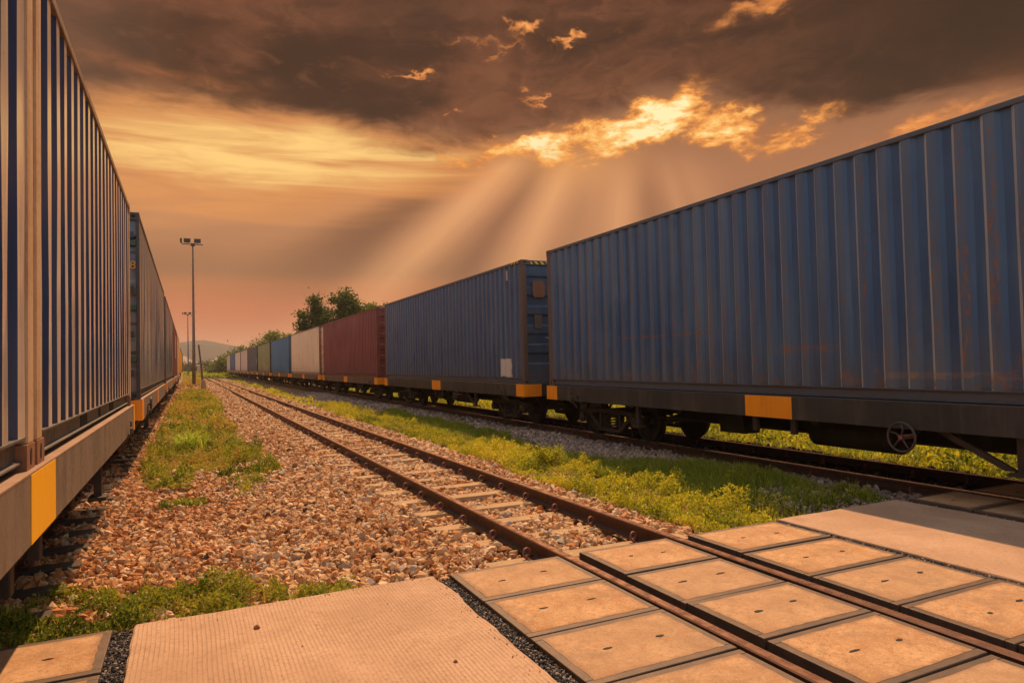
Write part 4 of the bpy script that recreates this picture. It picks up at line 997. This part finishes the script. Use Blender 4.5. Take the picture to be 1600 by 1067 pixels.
tree((21.0, 80, -.4), 9.1, 1.3, 2.0, 16, 1300, .32, M['treeleaf'], 'thin tree top peeping over the gap behind the red container', G3, 9, .4)
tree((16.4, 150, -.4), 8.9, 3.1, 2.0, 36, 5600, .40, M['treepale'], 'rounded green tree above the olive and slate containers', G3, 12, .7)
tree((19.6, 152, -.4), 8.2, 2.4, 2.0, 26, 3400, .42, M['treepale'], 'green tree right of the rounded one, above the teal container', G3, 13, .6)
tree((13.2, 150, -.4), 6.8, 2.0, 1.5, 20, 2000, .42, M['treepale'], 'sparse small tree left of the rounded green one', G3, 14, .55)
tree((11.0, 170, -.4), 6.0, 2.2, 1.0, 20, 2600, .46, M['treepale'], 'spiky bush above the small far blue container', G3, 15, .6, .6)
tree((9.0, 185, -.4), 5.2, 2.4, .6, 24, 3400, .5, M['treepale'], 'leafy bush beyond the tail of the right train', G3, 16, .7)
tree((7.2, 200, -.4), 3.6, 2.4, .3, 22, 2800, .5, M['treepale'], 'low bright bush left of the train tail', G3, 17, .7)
for i, (x, y, h, r_) in enumerate(((9.5, 330, 4.5, 4), (16, 340, 5.5, 4), (2, 350, 4, 3.6), (-5, 360, 4.5, 4))):
    tree((x, y, -.4), h, r_, .5, 26, 2200, .8, M['treeleaf'], ['dark rounded tree in the distance right of the leaning post', 'dark tree in the distance close to the bushes', 'hazy distant tree behind the track board', 'hazy distant tree behind the far mast'][i], 'distant trees below the hill', 20+i, 1.1)

# ------------------------------------------------------------------ haze
hz = MB().box(-880, 1380, -70, 1680, -1.4, 58)
m = bpy.data.materials.new('haze_air'); m.use_nodes = True; nt = m.node_tree
for n_ in list(nt.nodes):
    if n_.type == 'BSDF_PRINCIPLED': nt.nodes.remove(n_)
pv = nt.nodes.new('ShaderNodeVolumePrincipled'); pv.inputs['Density'].default_value = .00035; pv.inputs['Color'].default_value = (.90, .76, .62, 1); pv.inputs['Anisotropy'].default_value = .2
nt.links.new(pv.outputs[0], nt.nodes['Material Output'].inputs['Volume'])
hzo = hz.build('haze', m); tag(hzo, kind='stuff')

# ------------------------------------------------------------------ sky
w = bpy.data.worlds.new('World'); sc.world = w; w.use_nodes = True; nt = w.node_tree
t = T(nt); bg = nt.nodes['Background']
d = t.coord('Generated'); dx, dy, dz = t.sep(d)
az = t.math('ARCTAN2', dx, dy)*57.2958; el = t.math('ARCSINE', dz)*57.2958
P2 = t.vec(az*.1, el*.1, 0)
def gau(a0, e0, sa, se, rot=0., A=None, B=None):
    c, s = math.cos(R(rot)), math.sin(R(rot)); da, de = (A or az)-a0, (B or el)-e0
    x = (da*c+de*s)/sa; y = (de*c-da*s)/se
    return t.math('EXPONENT', (x*x+y*y)*-1.)
def C(r, g, b, k=1.): v = lin(r, g, b); return (v[0]*k, v[1]*k, v[2]*k, 1)
# wispy distortion shared by the clouds
wn = t.noise(t.vec(az*.06, el*.17, 3.), 1.6, 7, .58, .6)
wf = t.noise(t.vec(az*.16, el*.33, 1.), 2.0, 9, .62, .9)
lowc = t.ramp(t.lerp(el, -2, 24), [(0, C(200, 136, 98)), (.14, C(204, 126, 92)), (.25, C(198, 113, 76)), (.32, C(182, 112, 72)), (.37, C(152, 102, 70)), (.5, C(160, 106, 74)), (.62, C(168, 112, 78)), (.80, C(148, 100, 70)), (1, C(118, 80, 60))], 'EASE')
# rays fanning down from the gap in the clouds
S0 = (36.0, 26.0); ra, re = az-S0[0], el-S0[1]
th = t.math('ARCTAN2', re*-1., ra*-1.)*57.2958            # 0 = left, 90 = straight down
rr_ = t.math('SQRT', ra*ra+re*re)
th = th+(t.noise(t.vec(th*.05, rr_*.03, 0), 1.5, 2, .5)-.5)*5.
def lob(c, s): q = (th-c)/s; return t.math('EXPONENT', (q*q)*-1.)
fan = t.smooth(rr_, 8.5, 14)*t.smooth(rr_, 24, 46, 1., 0.)*t.smooth(el, 15.5, 18.2, 1., 0.)
rn = t.noise(t.vec(th*.12, rr_*.02, 0), 1., 3, .6)
brt = lob(42.5, 4.8)*.9+lob(61.5, 5.)*.74+lob(85, 6.)*.66+lob(104, 3.)*.26+lob(28.5, 2.6)*.32+lob(73, 3.5)*.3+lob(112, 6)*.22
drk = lob(34.2, 3.4)*.8+lob(52, 3.)*.46+lob(72.5, 3.)*.28+lob(95.5, 3.5)*.36+lob(21, 3)*.25
lowc = t.mix(gau(-2, 12.3, 11, 3.2)*.4, lowc, C(212, 156, 108))
lowc = t.mix(gau(31, 13, 9, 4.5)*.45, lowc, C(208, 142, 98))
lowc = t.mix(fan*brt*t.lerp(rn, .3, .7, .6, 1.1)*t.smooth(rr_, 12, 36, 1., .5)*.95, lowc, C(238, 170, 114))
lowc = t.mix(fan*drk*t.smooth(rr_, 26, 40, 1., .4)*.85, lowc, C(92, 60, 45))
# broad glow on the left below the cloud deck
edge = t.sep(t.ramp(t.lerp(az, -20, 70), [(0, (.38,)*3), (.10, (.38,)*3), (.22, (.44,)*3), (.33, (.43,)*3), (.39, (.36,)*3), (.455, (.275,)*3), (.53, (.40,)*3), (.66, (.54,)*3), (.74, (.40,)*3), (.82, (.28,)*3), (1, (.22,)*3)], 'EASE'))[0]*16+12.6
gl = gau(5, 16.7, 17, 2.8, -2)*1.0+gau(-3, 14.2, 13, 3.8)*.42+gau(3, 14.4, 16, 4.8)*.30+gau(13, 16.9, 9, 1.7, -5)*.6+gau(22.5, 17.3, 4.5, .8, 8)*.6
streak = t.noise(t.vec(az*.030+el*.015, el*.20, 7.), 2.4, 5, .55, .8)
s2_ = t.noise(t.vec(az*.016+el*.006, el*.34, 4.), 3.0, 4, .55, .6)
glm = gl*t.lerp(streak*.6+s2_*.4, .34, .64, .42, 1.22)*t.smooth(az, 24, 29, 1., 0.)
sky = t.mix(t.smooth(glm, .04, .62)*.75, lowc, C(224, 146, 82))
sky = t.mix(t.smooth(glm, .46, 1.55), sky, C(255, 206, 124))
# upper cloud deck
cm = t.smooth(el-edge-(wn-.5)*6.0-(wf-.5)*1.8, -1.1, 1.7)
cn = t.noise(t.vec(az*.045, el*.13, 5.), 1.7, 6, .55, .5)
deck = t.mix(t.smooth(cn, .32, .64), C(56, 34, 26), C(106, 63, 44))
deck = t.mix(t.smooth(cn*.35+wf*.65, .46, .66)*.6, deck, C(126, 78, 53))
deck = t.mix(t.smooth(wf*.5+wn*.5, .50, .36)*.45, deck, C(58, 38, 30))
deck = t.mix(t.smooth(az, 32, 60)*t.smooth(el, 15, 22)*.88, deck, C(38, 26, 21))
deck = t.mix(t.smooth(az, 2, -10)*.5, deck, C(108, 80, 62))
deck = t.mix(gau(17, 29, 9, 3.2)*.7, deck, C(64, 43, 35))
sky = t.mix(cm, sky, deck)
# torn bright openings around the hidden sun
wv = t.noise(t.vec(az*.13, el*.24, 11.), 1.9, 4, .6, .3, 1); wx, wy, wz = t.sep(wv)
wA = az+(wx-.5)*9.; wB = el+(wy-.5)*4.6
G = lambda *a: gau(*a, A=wA, B=wB)
brk = G(30, 17.6, 5.6, 1.25, 5)*1.05+G(38.0, 19.3, 4.4, 1.3, 26)*1.05+G(43.0, 18.0, 3.6, 1.5, -24)*.74+G(48.8, 17.0, 2.8, 1.1, 15)*.62+G(22, 17., 4, .55, 14)*.5
mnr = G(27.2, 26.2, 1.3, .5, 22)*.9+G(30.9, 25.3, .9, .3, 10)*.8+G(17.3, 23.3, 1.9, .24, -2)*.8+G(27.7, 21.1, .9, .36, 40)*.7+G(46.2, 26, 3.6, .8, 8)*.62+G(23.5, 25.3, 4., .3, -4)*.42+G(20.5, 20.6, .6, .2)*.5+G(56, 15.6, 8, .9, 16)*.62
puff = t.noise(t.vec(az*.12, el*.26, 2.), 2.0, 5, .6, .5)
fine = t.noise(t.vec(az*.26, el*.62, 6.), 2.2, 9, .66, .6)
rdg = 1-t.math('ABSOLUTE', t.noise(t.vec(az*.16, el*.40, 9.), 2.0, 6, .6, .6)*2-1)*3.2     # bright torn rims
bv = brk*1.15+((puff-.5)*2.6+(fine-.5)*1.5+(rdg-.45)*.42)*t.smooth(brk, .02, .45)-.22
mv = mnr*1.1+((fine-.5)*1.1+(puff-.5)*.9)*t.smooth(mnr, .02, .5)
sky = t.mix(t.smooth(mnr, .0, .8)*.45, sky, C(170, 102, 60))
sky = t.mix(t.smooth(mv, .25, 1.0)*.85, sky, C(244, 150, 74))
sky = t.mix(t.smooth(mv, .75, 1.3)*.9, sky, C(255, 206, 120))
sky = t.mix(t.smooth(brk, .0, .8)*.6, sky, C(188, 112, 60))
sky = t.mix(t.smooth(bv, -.1, .6)*t.smooth(brk, .03, .45), sky, C(240, 150, 68))
sky = t.mix(t.smooth(bv, .32, .95)*t.smooth(brk, .08, .55), sky, C(255, 200, 112))
sky = t.mix(t.smooth(bv, .75, 1.2), sky, C(255, 240, 180))
sky = t.mix(gau(-1.5, 21.4, 6, .55, -3)*t.lerp(wf, .35, .65, .2, 1.)*.5, sky, C(182, 110, 64))
sky = t.mix(gau(31, 15.8, 5, 1.9)*.42, sky, C(238, 166, 94))
# behind the camera and overhead the cloud thins to a paler, cooler sky
ns = t.new('ShaderNodeTexSky', sky_type='NISHITA'); ns.sun_disc = False
ns.sun_elevation = math.asin(SUN.z); ns.sun_rotation = math.atan2(SUN.x, SUN.y); ns.air_density = 1.2; ns.dust_density = 2.5
nish = t.mix(1., E(t, ns.outputs[0]), (.085, .085, .085, 1), 'MULTIPLY')
rear_c = t.mix(t.smooth(t.noise(d, 2.2, 3, .6), .35, .65), (.64, .69, .77, 1), (1.02, 1.02, 1.03, 1))
rear = t.mix(.70, nish, rear_c)
hor = t.math('SQRT', dx*dx+dy*dy)
fr = (dx*.53+dy*.85)                                         # 1 = towards the sunset
rf = t.math('MAXIMUM', t.smooth(fr, .22, -.35), t.smooth(el, 34, 62))
final = t.mix(rf, sky, rear)
final = t.mix(t.smooth(el, -1, -6), final, (.16, .11, .07, 1))
nt.links.new(final.o, bg.inputs[0]); bg.inputs[1].default_value = .84

# ------------------------------------------------------------------ sun
sl = bpy.data.lights.new('sun', 'SUN'); sl.energy = 5.0; sl.angle = R(.6); sl.color = (1., .63, .34)
so = bpy.data.objects.new('sun', sl); col.objects.link(so); so.rotation_euler = SUN.to_track_quat('Z', 'Y').to_euler(); so.location = (20, 40, 60)

# ------------------------------------------------------------------ camera
fw = Vector((math.sin(YAW)*math.cos(PITCH), math.cos(YAW)*math.cos(PITCH), math.sin(PITCH)))
rt_ = Vector((math.cos(YAW), -math.sin(YAW), 0)); up = rt_.cross(fw)
c, s = math.cos(ROLL), math.sin(ROLL); r2 = rt_*c-up*s; u2 = up*c+rt_*s
cam = bpy.data.cameras.new('camera'); co = bpy.data.objects.new('camera', cam); col.objects.link(co)
mw = Matrix((r2, u2, -fw)).transposed().to_4x4(); mw.translation = (0, 0, CAM_H); co.matrix_world = mw
cam.sensor_width = 36; cam.lens = 36*F_PX/1600; cam.clip_start = .05; cam.clip_end = 5000
sc.camera = co

sc.render.engine = 'CYCLES'
sc.cycles.use_denoising = True
sc.cycles.max_bounces = 5; sc.cycles.diffuse_bounces = 2; sc.cycles.glossy_bounces = 2; sc.cycles.transmission_bounces = 4; sc.cycles.volume_bounces = 0
sc.cycles.use_fast_gi = False
sc.cycles.use_light_tree = False
sc.cycles.use_adaptive_sampling = True; sc.cycles.adaptive_threshold = .018
w.cycles.sampling_method = 'NONE'
sc.view_settings.view_transform = 'Standard'; sc.view_settings.look = 'None'; sc.view_settings.exposure = .28; sc.view_settings.gamma = 1
